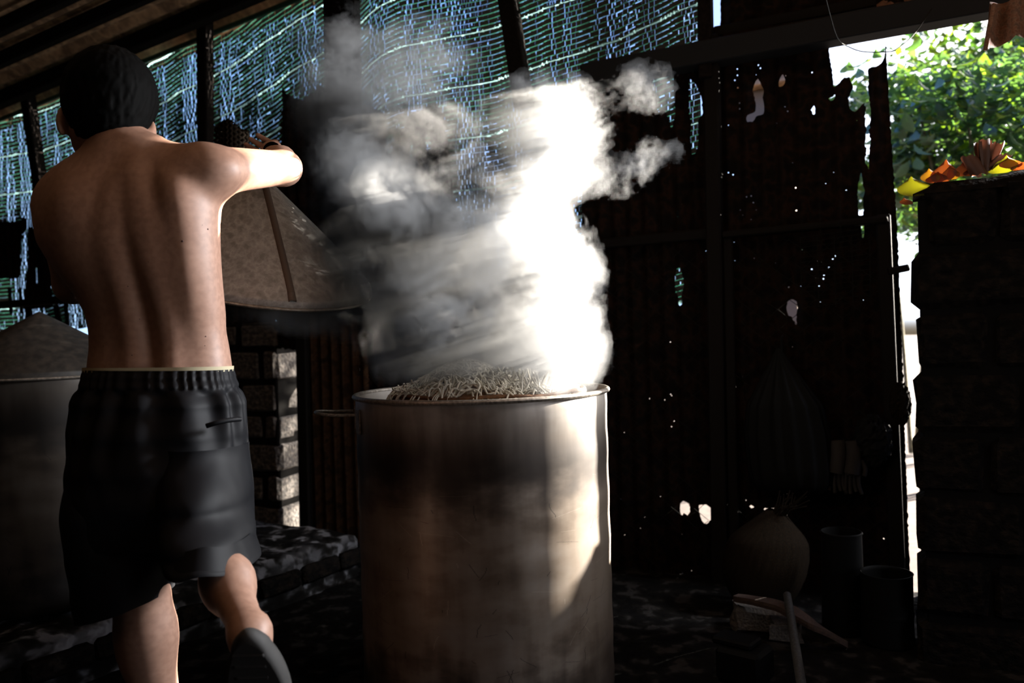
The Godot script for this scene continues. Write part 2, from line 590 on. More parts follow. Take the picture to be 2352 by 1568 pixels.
func rust_panel(called: String, outline: PackedVector2Array, holes: Array, pins: Array, m: Material, parent: Node3D, n0 := 0.0, pitch := 0.076, amp := 0.009, jag := 0.006, label := "") -> void:
	var ns := FastNoiseLite.new()
	ns.seed = 31
	ns.frequency = 38.0
	ns.fractal_octaves = 3
	var bb := Rect2(outline[0], Vector2.ZERO)
	for p in outline: bb = bb.expand(p)
	var boxes := []
	for h in holes:
		var r := Rect2(h[0], Vector2.ZERO)
		for p in h: r = r.expand(p)
		boxes.append(r.grow(0.025))
	var du := pitch / 8.0
	var dv := 0.0095
	var c0 := int(floor(bb.position.x / du)) - 1
	var c1 := int(ceil(bb.end.x / du)) + 1
	var r0 := int(floor(bb.position.y / dv)) - 1
	var r1 := int(ceil(bb.end.y / dv)) + 1
	var w := c1 - c0 + 1
	var hgt := r1 - r0 + 1
	var f := PackedFloat32Array()
	f.resize(w * hgt)
	for r in hgt:
		for c in w:
			var p := Vector2((c0 + c) * du, (r0 + r) * dv)
			var d := -poly_sd(p, outline)
			if absf(d) < 0.03: d += jag * ns.get_noise_2d(p.x, p.y)
			for k in holes.size():
				if boxes[k].has_point(p):
					d = minf(d, poly_sd(p, holes[k]) + 0.006 * ns.get_noise_2d(p.x * 1.7, p.y * 1.7))
			f[r * w + c] = d
	var pinned := {}
	for q in pins:
		pinned[Vector2i(int(floor(q.x / du)), int(floor(q.y / dv)))] = q
	var b := Mb.new()
	for c in w - 1:
		var r := 0
		while r < hgt - 1:
			var i := r * w + c
			var fs := [f[i], f[i + 1], f[i + w + 1], f[i + w]]
			var full: bool = fs[0] > 0.0 and fs[1] > 0.0 and fs[2] > 0.0 and fs[3] > 0.0
			var u0 := (c0 + c) * du
			var v0 := (r0 + r) * dv
			if full:
				var cell := Vector2i(c0 + c, r0 + r)
				if pinned.has(cell):
					var q: Vector3 = pinned[cell]
					var mid := Vector2(clampf(q.x, u0 + q.z + 0.0004, u0 + du - q.z - 0.0004), clampf(q.y, v0 + q.z + 0.0004, v0 + dv - q.z - 0.0004))
					var outer := [Vector2(u0, v0), Vector2(u0 + du, v0), Vector2(u0 + du, v0 + dv), Vector2(u0, v0 + dv)]
					var inner := [mid + Vector2(-q.z, -q.z * 0.8), mid + Vector2(q.z * 0.9, -q.z), mid + Vector2(q.z, q.z * 0.9), mid + Vector2(-q.z * 0.8, q.z)]
					for k in 4: panel_poly(b, [outer[k], outer[(k + 1) % 4], inner[(k + 1) % 4], inner[k]], n0, pitch, amp)
					r += 1
					continue
				var e := r + 1
				while e < hgt - 1 and f[e * w + c] > 0.0 and f[e * w + c + 1] > 0.0 and f[(e + 1) * w + c] > 0.0 and f[(e + 1) * w + c + 1] > 0.0 and not pinned.has(Vector2i(c0 + c, r0 + e)): e += 1
				var v1 := (r0 + e) * dv
				panel_poly(b, [Vector2(u0, v0), Vector2(u0 + du, v0), Vector2(u0 + du, v1), Vector2(u0, v1)], n0, pitch, amp)
				r = e
				continue
			if fs[0] > 0.0 or fs[1] > 0.0 or fs[2] > 0.0 or fs[3] > 0.0:
				var cor := [Vector2(u0, v0), Vector2(u0 + du, v0), Vector2(u0 + du, v0 + dv), Vector2(u0, v0 + dv)]
				var poly := []
				for k in 4:
					var k2 := (k + 1) % 4
					if fs[k] > 0.0: poly.append(cor[k])
					if (fs[k] > 0.0) != (fs[k2] > 0.0): poly.append(cor[k].lerp(cor[k2], fs[k] / (fs[k] - fs[k2])))
				if poly.size() >= 3: panel_poly(b, poly, n0, pitch, amp)
			r += 1
	put(called, b.done(), m, parent, label)

func panel_poly(b: Mb, pts: Array, n0: float, pitch: float, amp: float) -> void:
	var first := b.v.size()
	for p in pts:
		var g: float = TAU * p.x / pitch
		b.v.append(wall_point(p.x, p.y, n0 + amp * cos(g)))
		b.uv.append(p)
		var s := -amp * TAU / pitch * sin(g)
		b.nr.append((WN - WU * s).normalized())
	for k in range(1, pts.size() - 1): b.tri(first, first + k + 1, first + k)

func random_pins(count: int, x0: float, y0: float, x1: float, y1: float, big := 0.0026) -> Array:
	var out := []
	for k in count:
		var q := on_wall(rng.randf_range(x0, x1), rng.randf_range(y0, y1))
		out.append(Vector3(q.x, q.y, rng.randf_range(0.0008, big)))
	return out

func pin(px: float, py: float, r := 0.003) -> Vector3:
	var q := on_wall(px, py)
	return Vector3(q.x, q.y, minf(r, 0.0038))

func wall_bar(x0: float, y0: float, x1: float, y1: float, wide: float, deep: float, n: float, m: Material, parent: Node3D, called: String, before := 0.0, after := 0.0) -> void:   # a bar in front of the wall between two pixels
	var a := on_wall(x0, y0, n)
	var b := on_wall(x1, y1, n)
	var d := (b - a).normalized()
	a -= d * before
	b += d * after
	put(called, bar(wall_point(a.x, a.y, n), wall_point(b.x, b.y, n), wide, deep, WN if absf(d.y) > 0.7 else Vector3.UP, 0.006, 0.0015), m, parent)

# ------------------------------------------------------------------ the shell of the shed
var roof_a: Vector2
var roof_s: float

func roof_v(u: float) -> float:
	return roof_a.y + (u - roof_a.x) * roof_s

func on_roof(px: float, py: float) -> Vector3:
	var d := cx.basis * cs(px, py, 1.0)
	var o := cx.origin - WO
	# v = roof_v(u):  o.y + t d.y = a.y + (ou + t du - a.x) s
	var t := (roof_v(o.dot(WU)) - o.y) / (d.y - d.dot(WU) * roof_s)
	var p := o + d * t
	return Vector3(p.dot(WU), p.y, p.dot(WN))

func slab(called: String, u: Vector2, v: Vector2, n: Vector2, m: Material, label: String, parent: Node3D = null) -> MeshInstance3D:
	var b := Mb.new()
	b.box(Transform3D(wbasis(), wall_point((u.x + u.y) / 2, (v.x + v.y) / 2, (n.x + n.y) / 2)), Vector3(u.y - u.x, v.y - v.x, n.y - n.x), 0.004)
	var o := put(called, b.done(false), m, parent)
	if parent == null: tag(o, label, "wall", "", "structure")
	return o

func shell() -> void:
	roof_a = on_wall(0, 262)
	var rb := on_wall(640, 0)
	roof_s = (rb.y - roof_a.y) / (rb.x - roof_a.x)
	# floor: trodden earth with bumps, and the sunlit yard beyond the wall
	var ns := FastNoiseLite.new()
	ns.seed = 5
	ns.frequency = 1.6
	ns.fractal_octaves = 5
	var rows := []
	for r in 91:
		var row := []
		for c in 121:
			var u := -6.4 + 9.0 * c / 120.0
			var n := 6.7 - 6.75 * r / 90.0
			row.append(wall_point(u, 0.02 * ns.get_noise_2d(u, n), n))
		rows.append(row)
	var b := Mb.new()
	b.sheet(rows, false, false)
	b.box(Transform3D(wbasis(), wall_point(-1.9, -0.16, 3.3)), Vector3(9.0, 0.2, 6.8))
	tag(put("floor", b.done(), M.floor), "dark trodden earth floor dusted with pale ash", "floor", "", "structure")
	var g := slab("floor", Vector2(-40, 40), Vector2(-0.4, -0.06), Vector2(-60, 20), M.ground_out, "")
	tag(g, "sunlit tan yard outside, seen through the rust holes", "ground", "", "structure")
	# roof of corrugated sheets whose furrows run down the slope to the left, on a thin deck
	var ceil_ := Node3D.new()
	ceil_.name = numbered("ceiling")
	add_child(ceil_)
	tag(ceil_, "underside of the rusty corrugated roof sloping down to the left", "ceiling", "", "structure")
	var n0 := -0.22
	while n0 < 6.6:
		var rr := []
		for c in 2:
			var row := []
			var u := -7.2 if c == 0 else 3.4
			for k in 49:
				var n := n0 + 0.84 * k / 48.0
				row.append(wall_point(u, roof_v(u) + 0.02 + 0.017 * cos(TAU * n / 0.118) + 0.004 * float(int(round(n0 / 0.8)) % 2), n))
			rr.append(row)
		var mb := Mb.new()
		mb.sheet(rr, false, true)
		put("roof_sheet", mb.done(), M.roof_sheet, ceil_)
		n0 += 0.8
	var deck := Mb.new()
	var sl := Vector3(WU.x, roof_s, WU.z).normalized()
	var nn := sl.cross(WN).normalized()
	deck.box(Transform3D(Basis(sl, nn, WN) if nn.y > 0 else Basis(sl, -nn, -WN), wall_point(-1.9, roof_v(-1.9) + 0.075, 3.2)), Vector3(10.9, 0.03, 7.0))
	put("roof_deck", deck.done(false), M.soot_wood, ceil_)
	# rafters under the roof, parallel to the furrows
	for e in [[0, 212, 372, 35, 0.075, 0.09], [0, 118, 250, -5, 0.06, 0.08], [0, 42, 120, -20, 0.06, 0.08]]:
		var p := on_roof(e[0], e[1])
		var n: float = p.z
		for u in [Vector2(-7.0, 3.0)]:
			put("rafter", bar(wall_point(u.x, roof_v(u.x) - 0.05, n), wall_point(u.y, roof_v(u.y) - 0.05, n), e[4], e[5], Vector3.UP, 0.008, 0.003), M.soot_wood, ceil_)
	for n in [3.4, 4.6, 5.8]:
		put("rafter", bar(wall_point(-7.0, roof_v(-7.0) - 0.05, n), wall_point(3.0, roof_v(3.0) - 0.05, n), 0.07, 0.09, Vector3.UP, 0.008, 0.003), M.soot_wood, ceil_)
	# walls out of view that close the shed
	slab("wall_left", Vector2(-6.55, -6.4), Vector2(-0.1, 3.2), Vector2(-0.1, 6.7), M.soot_wall, "sooty side wall far on the left of the shed")
	slab("wall_rear", Vector2(-6.5, 2.6), Vector2(-0.1, 4.2), Vector2(6.6, 6.75), M.soot_wall, "sooty wall behind the photographer")
	var wr := Node3D.new()
	wr.name = numbered("wall_right")
	add_child(wr)
	tag(wr, "unseen sooty side wall with an opening for light, right of the photographer", "wall", "", "structure")
	slab("wall_section", Vector2(2.5, 2.65), Vector2(-0.1, 4.2), Vector2(0.3, 2.0), M.soot_wall, "", wr)
	slab("wall_section", Vector2(2.5, 2.65), Vector2(-0.1, 4.2), Vector2(3.2, 6.7), M.soot_wall, "", wr)
	slab("wall_section", Vector2(2.5, 2.65), Vector2(2.0, 4.2), Vector2(2.0, 3.2), M.soot_wall, "", wr)  # unseen opening below, left for the light on the man

func back_wall() -> void:
	var w := Node3D.new()
	w.name = numbered("wall_back")
	add_child(w)
	tag(w, "dark back wall of rusted corrugated sheets, posts and rails", "wall", "", "structure")
	# the sheets left of the gate post, eaten through along the top
	var holes := [
		px_poly([1583, 178, 1592, 188, 1602, 200, 1610, 222, 1613, 262, 1604, 272, 1604, 330, 1600, 350, 1590, 356, 1586, 318, 1588, 280, 1582, 258, 1582, 210]),
		px_poly([1500, 176, 1520, 170, 1549, 172, 1548, 205, 1550, 235, 1552, 262, 1546, 285, 1541, 298, 1536, 272, 1524, 250, 1516, 262, 1508, 248, 1512, 222, 1496, 200]),
		px_poly([1556, 612, 1565, 616, 1570, 640, 1571, 658, 1566, 680, 1568, 700, 1560, 702, 1558, 682, 1549, 668, 1549, 636]),
		px_poly([1553, 486, 1560, 484, 1560, 496, 1554, 502]),
		px_poly([1554, 516, 1557, 520, 1562, 531, 1554, 532]),
		px_poly([1562, 1153, 1572, 1150, 1583, 1155, 1586, 1170, 1582, 1184, 1572, 1176, 1563, 1188, 1560, 1170]),
		px_poly([1605, 1160, 1625, 1157, 1633, 1172, 1634, 1192, 1622, 1204, 1612, 1194, 1606, 1176]),
	]
	var pins := random_pins(26, 1400, 200, 1610, 1330, 0.002)
	for p in [[1620, 575], [1629, 585], [1612, 600], [1622, 598], [1446, 1334], [1540, 905], [1543, 908], [1527, 918], [1548, 967], [1543, 979], [1631, 884], [1634, 893], [1477, 1366], [1507, 312], [1520, 235], [1582, 172], [1570, 165]]: pins.append(pin(p[0], p[1], 0.002))
	rust_panel("corrugated_sheet", px_poly([1334, 150, 1645, 100, 1662, 1440, 1340, 1470, 820, 1400, 815, 790, 900, 752, 1020, 730, 1080, 612, 1334, 600, 1338, 400]), holes, pins, M.rust_sheet, w)
	# ragged sheets behind the steam
	var rag := [px_poly([895, 318, 912, 312, 915, 330, 908, 352, 898, 358, 893, 340]), px_poly([983, 318, 996, 314, 998, 340, 990, 352, 984, 340]), px_poly([948, 332, 954, 336, 953, 372, 948, 362])]
	var pins2 := random_pins(30, 670, 240, 880, 700, 0.002)
	rust_panel("corrugated_sheet", px_poly([655, 195, 668, 222, 700, 232, 742, 200, 815, 222, 856, 246, 890, 262, 898, 300, 940, 296, 942, 268, 1012, 240, 1028, 268, 1042, 420, 1085, 600, 1090, 830, 640, 800, 648, 560, 652, 330]), rag, pins2, M.rust_sheet, w, 0.03, 0.076, 0.009, 0.02)
	# boards and sheet behind the young man and at the far left
	rust_panel("corrugated_sheet", px_poly([-420, 505, -20, 508, 58, 510, 62, 500, 74, 505, 62, 540, 58, 600, 52, 640, -420, 650]), [], [], M.rust_sheet, w, 0.03)
	rust_panel("corrugated_sheet", px_poly([76, 520, 110, 540, 128, 590, 118, 625, 132, 705, 66, 712, 70, 600]), [px_poly([92, 615, 98, 617, 97, 652, 92, 648]), px_poly([113, 612, 118, 616, 117, 630, 113, 628])], [], M.rust_sheet, w, 0.03)
	rust_panel("corrugated_sheet", px_poly([-420, 800, -420, 1560, 640, 1480, 640, 600, 470, 560, 240, 600, 228, 830, 100, 850, 20, 838]), [], [], M.rust_sheet, w, 0.02)
	rust_panel("corrugated_sheet", PackedVector2Array([Vector2(-6.5, -0.1), Vector2(-6.1, -0.1), Vector2(-6.1, 2.2), Vector2(-6.5, 2.2)]), [], [], M.rust_sheet, w, 0.0)
	# torn strips of board hanging between the posts
	for e in [[128, 700, 148, 800, 0.05], [150, 690, 160, 790, 0.035], [64, 690, 72, 790, 0.06], [22, 660, 26, 720, 0.03], [46, 660, 50, 720, 0.025]]:
		wall_bar(e[0], e[1], e[2], e[3], e[4], 0.012, 0.03, M.soot_wood, w, "board")
	# posts
	for e in [[58, 180, 96, 450, 0.075], [470, -40, 473, 420, 0.078], [783, -60, 800, 900, 0.20], [1158, -60, 1197, 200, 0.088], [258, 80, 262, 420, 0.14], [1619, -60, 1622, 130, 0.058]]:
		wall_bar(e[0], e[1], e[2], e[3], e[4], 0.07, 0.07, M.soot_wood, w, "post", 0.1, 0.6 if e[3] > 300 else 0.1)
	wall_bar(1634, 82, 1655, 1425, 0.066, 0.06, 0.06, M.soot_metal, w, "post", 0.0, 0.05)
	# rails
	wall_bar(1385, 560, 1640, 536, 0.05, 0.045, 0.04, M.soot_metal, w, "rail", 0.5, 0.0)
	wall_bar(1400, 1338, 1650, 1366, 0.05, 0.05, 0.05, M.soot_metal, w, "rail", 1.2, 0.0)
	wall_bar(-60, 706, 262, 676, 0.055, 0.05, 0.06, M.soot_wood, w, "rail", 1.0, 0.3)
	chain_link([1390, 570, 1632, 548, 1646, 1345, 1400, 1325], 0.045, w)
	# upper sheet over the beam, and the beam itself
	rust_panel("corrugated_sheet", PackedVector2Array([on_wall(1650, 104), on_wall(1650, -260), Vector2(2.7, 4.2), Vector2(2.7, on_wall(2040, 30).y + 0.13), on_wall(2040, 24), on_wall(2030, 20), on_wall(2012, 4), on_wall(1832, 31), on_wall(1700, 56)]), [], [], M.rust_sheet, w, -0.03, 0.13, 0.017, 0.004)
	wall_bar(1640, 76, 2000, 6, 0.035, 0.05, 0.02, M.soot_metal, w, "rail", 0.0, 0.02)
	wall_bar(1660, 92, 2012, 34, 0.03, 0.05, 0.03, M.rust_sheet, w, "rail", 0.0, 0.0)
	wall_bar(1560, 138, 2352, -8, 0.11, 0.10, 0.06, M.beam, w, "beam", 0.45, 2.2)
	# crumpled rusty flashing on the beam and a hanging torn strip at the right
	var fl := Mb.new()
	var frows := []
	for r in 7:
		var row := []
		for c in 25:
			var q := on_wall(lerpf(2012, 2420, c / 24.0), lerpf(36, -28, c / 24.0) - r * 7.0, 0.0)
			row.append(wall_point(q.x, q.y, 0.02 + 0.012 * sin(c * 1.9 + r) + 0.01 * rng.randf() - r * 0.012))
		frows.append(row)
	fl.sheet(frows, false, true)
	put("flashing", fl.done(false), M.rust_flap, w)
	var tw := Mb.new()
	var trows := []
	for r in 7:
		var row := []
		for c in 13:
			var t := c / 12.0
			var low := lerpf(118, 96, t) - 26.0 * sin(t * PI) * (0.5 if t < 0.5 else 0.8)
			var q := on_wall(lerpf(2272 - r * 1.6, 2400, t), lerpf(lerpf(10, -12, t), low, r / 6.0), 0.8)
			row.append(wall_point(q.x, q.y, 0.8 + 0.02 * cos(c * 1.1) + 0.006 * rng.randf()))
		trows.append(row)
	tw.sheet(trows, false, true)
	put("torn_strip", tw.done(), M.rust_flap, w)
	wall_bar(2284, 8, 2264, 117, 0.015, 0.018, 0.82, M.rust_flap, w, "edge_strip")

func chain_link(corners: Array, n: float, parent: Node3D, step := 0.105) -> void:
	var q := px_poly(corners, n)
	var bb := Rect2(q[0], Vector2.ZERO)
	for p in q: bb = bb.expand(p)
	var b := Mb.new()
	var slope := 0.82
	for fam in [-1.0, 1.0]:
		var k := -80
		while k < 80:
			var pts := []
			var t := 0.0
			while t < bb.size.x:
				var p := Vector2(bb.position.x + t, bb.position.y + k * step * slope + fam * t * slope)
				p += Vector2(rng.randf_range(-1, 1), rng.randf_range(-1, 1)) * 0.003
				if bb.has_point(p): pts.append(wall_point(p.x, p.y, n + 0.003 * fam))
				elif pts.size() > 1: break
				t += step * 0.5
			if pts.size() > 2: b.tube(pts, 0.0013, 0.0013, 4, false)
			k += 1
	put("chain_link", b.done(), M.wire, parent)

func gate() -> void:
	var w := Node3D.new()
	w.name = numbered("door_1")
	add_child(w)
	tag(w, "dark gate of rusted corrugated sheet on a welded frame with chain link", "gate", "", "structure")
	var holes := [
		px_poly([1902, 90, 1904, 118, 1911, 160, 1915, 202, 1926, 194, 1936, 178, 1951, 176, 1960, 203, 1948, 222, 1951, 248, 1962, 258, 1972, 250, 1984, 234, 1989, 246, 1986, 262, 1990, 300, 1987, 330, 1990, 350, 1985, 366, 1990, 380, 1997, 392, 1995, 360, 1999, 330, 1996, 300, 2000, 268, 1998, 230, 1993, 205, 1995, 180, 1992, 155, 2012, 154, 2022, 148, 2031, 132, 2034, 90]),
		px_poly([1977, 384, 1980, 412, 1986, 440, 1982, 460, 1984, 492, 1972, 496, 1970, 446]),
		px_poly([1978, 516, 1985, 518, 1986, 545, 1980, 546]),
		px_poly([1738, 181, 1745, 186, 1749, 197, 1755, 204, 1753, 226, 1756, 246, 1755, 264, 1736, 266, 1728, 280, 1715, 280, 1717, 264, 1734, 258, 1736, 240, 1732, 224, 1727, 205]),
		px_poly([1797, 171, 1806, 184, 1799, 198, 1788, 200, 1789, 190]),
		px_poly([1867, 239, 1873, 250, 1873, 260, 1867, 264, 1862, 252]),
		px_poly([1902, 226, 1920, 218, 1918, 226, 1908, 234]),
		px_poly([1820, 687, 1830, 693, 1833, 706, 1828, 724, 1830, 748, 1824, 742, 1820, 730, 1811, 722, 1806, 708, 1810, 692]),
		px_poly([1752, 1168, 1788, 1166, 1796, 1178, 1812, 1184, 1802, 1200, 1782, 1192, 1766, 1182]),
		px_poly([1720, 1159, 1734, 1161, 1733, 1166, 1722, 1165]),
	]
	var pins := random_pins(34, 1670, 150, 1985, 1300, 0.002)
	for p in [[1865, 166], [1687, 184], [1694, 158], [1742, 150], [1746, 158], [1803, 244], [1809, 254], [1693, 172], [1694, 200], [1697, 238], [1698, 248], [1674, 397], [1685, 402], [1717, 453], [1726, 450], [1730, 465], [1826, 431], [1827, 484], [1945, 436], [1914, 1232], [2030, 1236], [1863, 619], [1893, 632], [1890, 640], [1880, 655], [1905, 614], [1912, 594], [1918, 586], [1811, 658], [1683, 741]]: pins.append(pin(p[0], p[1], 0.0028))
	rust_panel("corrugated_sheet", px_poly([1650, 100, 2034, 90, 2038, 170, 2048, 330, 2063, 560, 2075, 900, 2094, 1420, 1660, 1440]), holes, pins, M.rust_sheet, w)
	wall_bar(1660, 540, 2040, 504, 0.055, 0.03, 0.045, M.soot_metal, w, "rail")
	wall_bar(2028, 492, 2066, 1390, 0.055, 0.03, 0.045, M.soot_metal, w, "stile")
	wall_bar(1672, 530, 1690, 1400, 0.04, 0.03, 0.045, M.soot_metal, w, "stile")
	wall_bar(1668, 1385, 2070, 1392, 0.055, 0.03, 0.045, M.soot_metal, w, "rail")
	chain_link([1680, 545, 2020, 515, 2055, 1380, 1690, 1385], 0.05, w)
	wall_bar(2038, 624, 2090, 614, 0.035, 0.03, 0.05, M.soot_metal, w, "bolt")
	# unseen post and board behind the pier, shaped to edge the pot's sun strip
	put("unseen_shade_post", bar(wall_point(0.262, -0.05, 0.02), wall_point(0.262, 1.6, 0.02), 0.07, 0.03, WN), M.soot_wood, w)
	var ap := Mb.new()
	var outline := [Vector2(0.05, -0.05), Vector2(0.05, 0.78), Vector2(0.24, 0.83), Vector2(0.29, 0.885), Vector2(0.3255, 0.912), Vector2(0.333, 0.915), Vector2(0.339, 0.955), Vector2(0.355, 0.93), Vector2(0.380, 0.895), Vector2(0.394, 0.855), Vector2(0.415, 0.82), Vector2(0.45, 0.80), Vector2(0.6, 0.7), Vector2(0.6, -0.05)]
	var front := []
	var back := []
	for q in outline:
		front.append(wall_point(q.x, q.y, 0.0)); back.append(wall_point(q.x, q.y, -0.025))
	var mid := wall_point(0.25, 0.4, -0.012)
	ap.face(front, mid); ap.face(back, mid)
	for k in front.size():
		var j := (k + 1) % front.size()
		ap.face([front[k], front[j], back[j], back[k]], mid)
	put("unseen_shade_board", ap.done(false), M.soot_wood, w)
	# wire rack hung on the gate
	var rk := thing("wire_rack", "flat grid of thin wires hanging on the upper gate", "rack", wall_point(-0.4, 1.1, 0.07))
	var q0 := on_wall(1838, 545, 0.07)
	var q1 := on_wall(2000, 700, 0.07)
	for k in 15:
		var v := lerpf(q0.y, q1.y, k / 14.0)
		put("wire", bar(wall_point(q0.x, v, 0.07) - rk.position, wall_point(q1.x, v + 0.02, 0.07) - rk.position, 0.0022, 0.0022, Vector3.UP, 0.0004), M.wire, rk)
	for k in 5:
		var u := lerpf(q0.x, q1.x, k / 4.0)
		put("wire", bar(wall_point(u, q0.y, 0.073) - rk.position, wall_point(u, q1.y, 0.073) - rk.position, 0.0026, 0.0026, WN, 0.0004), M.wire, rk)
	for k in 2:
		var u := lerpf(q0.x, q1.x, 0.3 + 0.3 * k)
		put("hanger", bar(wall_point(u, q0.y, 0.073) - rk.position, wall_point(u, q0.y + 0.14, 0.073) - rk.position, 0.0026, 0.0026, WN, 0.0004), M.wire, rk)

# ------------------------------------------------------------------ green shade net nailed outside the posts
func net_v(u: float) -> float:                                 # the course of one broad band
	return Net.sample(u)

class Curve1:
	var x := PackedFloat32Array()
	var y := PackedFloat32Array()
	func sample(u: float) -> float:
		if u <= x[0]: return y[0] + (u - x[0]) * (y[1] - y[0]) / (x[1] - x[0])
		var k := 1
		while k < x.size() - 1 and x[k] < u: k += 1
		var t := (u - x[k - 1]) / (x[k] - x[k - 1])
		if t > 1.0: return lerpf(y[k - 1], y[k], t)
		var m0 := (y[k] - y[maxi(k - 2, 0)]) / (x[k] - x[maxi(k - 2, 0)])
		var m1 := (y[mini(k + 1, x.size() - 1)] - y[k - 1]) / (x[mini(k + 1, x.size() - 1)] - x[k - 1])
		var d := x[k] - x[k - 1]
		var t2 := t * t
		var t3 := t2 * t
		return (2 * t3 - 3 * t2 + 1) * y[k - 1] + (t3 - 2 * t2 + t) * d * m0 + (-2 * t3 + 3 * t2) * y[k] + (t3 - t2) * d * m1

var Net := Curve1.new()

func shade_net() -> void:
	var n := -0.06
	var t := thing("shade_net", "green and black knitted shade net stretched behind the posts", "shade net", wall_point(-2.5, 1.2, n))
	var org := t.position
	# band course picked up from the photograph: left half one band, right half the second band below it
	for e in [[-60, 372, 0], [0, 362, 0], [80, 347, 0], [160, 318, 0], [360, 240, 0], [455, 190, 0], [560, 128, 0], [640, 76, 0], [740, 8, 0], [825, 180, 2], [890, 125, 2], [1000, 95, 2], [1150, 60, 2], [1300, 6, 2], [1400, -30, 2], [1500, -78, 2], [1640, -140, 2]]:
		var q := on_wall(e[0], e[1], n)
		Net.x.append(q.x); Net.y.append(q.y + e[2] * 0.265)
	var u0 := -6.25
	var u1 := on_wall(1606, 100, n).x
	var fold := FastNoiseLite.new()
	fold.seed = 12; fold.frequency = 1.1; fold.fractal_octaves = 3
	var fine := FastNoiseLite.new()
	fine.seed = 13; fine.frequency = 0.9; fine.fractal_octaves = 4
	var steps := 110
	var weave := Mb.new()
	for k in range(-16, 108):
		var band := k % 10 == 0
		var rows := []
		var wide := 0.0078 if band else 0.0022
		var run := [[], [], []]
		for s in steps + 1:
			var u := lerpf(u0, u1, float(s) / steps)
			var v := Net.sample(u) - k * 0.0265 + 0.004 * fold.get_noise_2d(u * 3.0, k * 0.9)
			if v > roof_v(u) - 0.015 or v < 1.24:
				if run[0].size() > 2: rows.append(run)
				run = [[], [], []]
				continue
			var nz := n + 0.05 * fold.get_noise_2d(u * 1.3, v * 0.4) + 0.01 * fold.get_noise_2d(u * 9.0, 7.0)
			run[0].append(wall_point(u, v + wide, nz) - org)
			run[1].append(wall_point(u, v, nz + 0.0012) - org)
			run[2].append(wall_point(u, v - wide, nz) - org)
		if run[0].size() > 2: rows.append(run)
		if rows.is_empty(): continue
		var b := Mb.new()
		for r in rows:
			b.sheet([r[0], r[1], r[2]], false, true)
		put("band" if band else "strand", b.done(), M.net_band if band else M.net_green, t)
	# black tape between the strands, torn open where the daylight comes through
	var step := 0.0105
	for k in range(-16, 107):
		var u := u0
		while u < u1:
			var streak := fold.get_noise_2d(u * 2.6 + k * 0.02, 40.0 + k * 0.012)
			var pat := fine.get_noise_2d(u * 1.1, k * 0.05)
			var open_ := clampf(0.09 + 0.40 * streak + 0.30 * pat, 0.03, 0.62)
			var len_ := step * (1.0 + 2.2 * rng.randf() * (1.0 - open_))
			var gap := 0.0
			if rng.randf() < open_ * 1.25: gap = rng.randf_range(0.0016, 0.0048) + 0.012 * open_ * open_ * rng.randf()
			var ua := u
			var ub := minf(u + len_, u1)
			u = ub + gap
			var va := Net.sample(ua) - k * 0.0265
			if va > roof_v(ua) - 0.01 or va < 1.26: continue
			var vb := Net.sample(ub) - k * 0.0265
			var top := -0.001 - (rng.randf() * 0.006 if rng.randf() < open_ * 0.5 else 0.0)
			var na := n + 0.05 * fold.get_noise_2d(ua * 1.3, va * 0.4) + 0.01 * fold.get_noise_2d(ua * 9.0, 7.0) - 0.002
			var a := weave.add(wall_point(ua, va + top, na) - org)
			var b2 := weave.add(wall_point(ub, vb + top, na) - org)
			var c := weave.add(wall_point(ub, vb - 0.026, na) - org)
			var d := weave.add(wall_point(ua, va - 0.026, na) - org)
			weave.quad(a, b2, c, d)
			if gap > 0.0:
				var part := rng.randf_range(0.004, 0.016)
				var y0 := 0.0 if rng.randf() < 0.5 else -0.0265 + part
				var e0 := weave.add(wall_point(ub, vb + y0, na) - org)
				var e1 := weave.add(wall_point(ub + gap, vb + y0, na) - org)
				var e2 := weave.add(wall_point(ub + gap, vb + y0 - part, na) - org)
				var e3 := weave.add(wall_point(ub, vb + y0 - part, na) - org)
				weave.quad(e0, e1, e2, e3)
	var wv := put("weave", weave.done(false), M.net_black, t)
	wv.set_meta("kind", "stuff")
	# rolled upper hem along the roof
	var hem := []
	for s in 40:
		var u := lerpf(u0, on_wall(700, -40, n).x, s / 39.0)
		hem.append(wall_point(u, roof_v(u) - 0.02, n + 0.03) - org)
	var hb := Mb.new()
	hb.tube(hem, 0.016, 0.016, 6)
	put("hem", hb.done(), M.net_dark, t)

# ------------------------------------------------------------------ outside
func leaf_mesh(len_: float, wide: float, curl: float) -> ArrayMesh:
	var rows := []
	for r in 5:
		var t := r / 4.0
		var wd := wide * sin(PI * pow(t, 0.8)) * 0.5 + 0.0008
		var z := curl * sin(t * PI) * len_
		rows.append([Vector3(-wd, t * len_, z + wd * 0.35), Vector3(0, t * len_, z), Vector3(wd, t * len_, z + wd * 0.35)])
	var b := Mb.new()
	b.sheet(rows)
	return b.done()

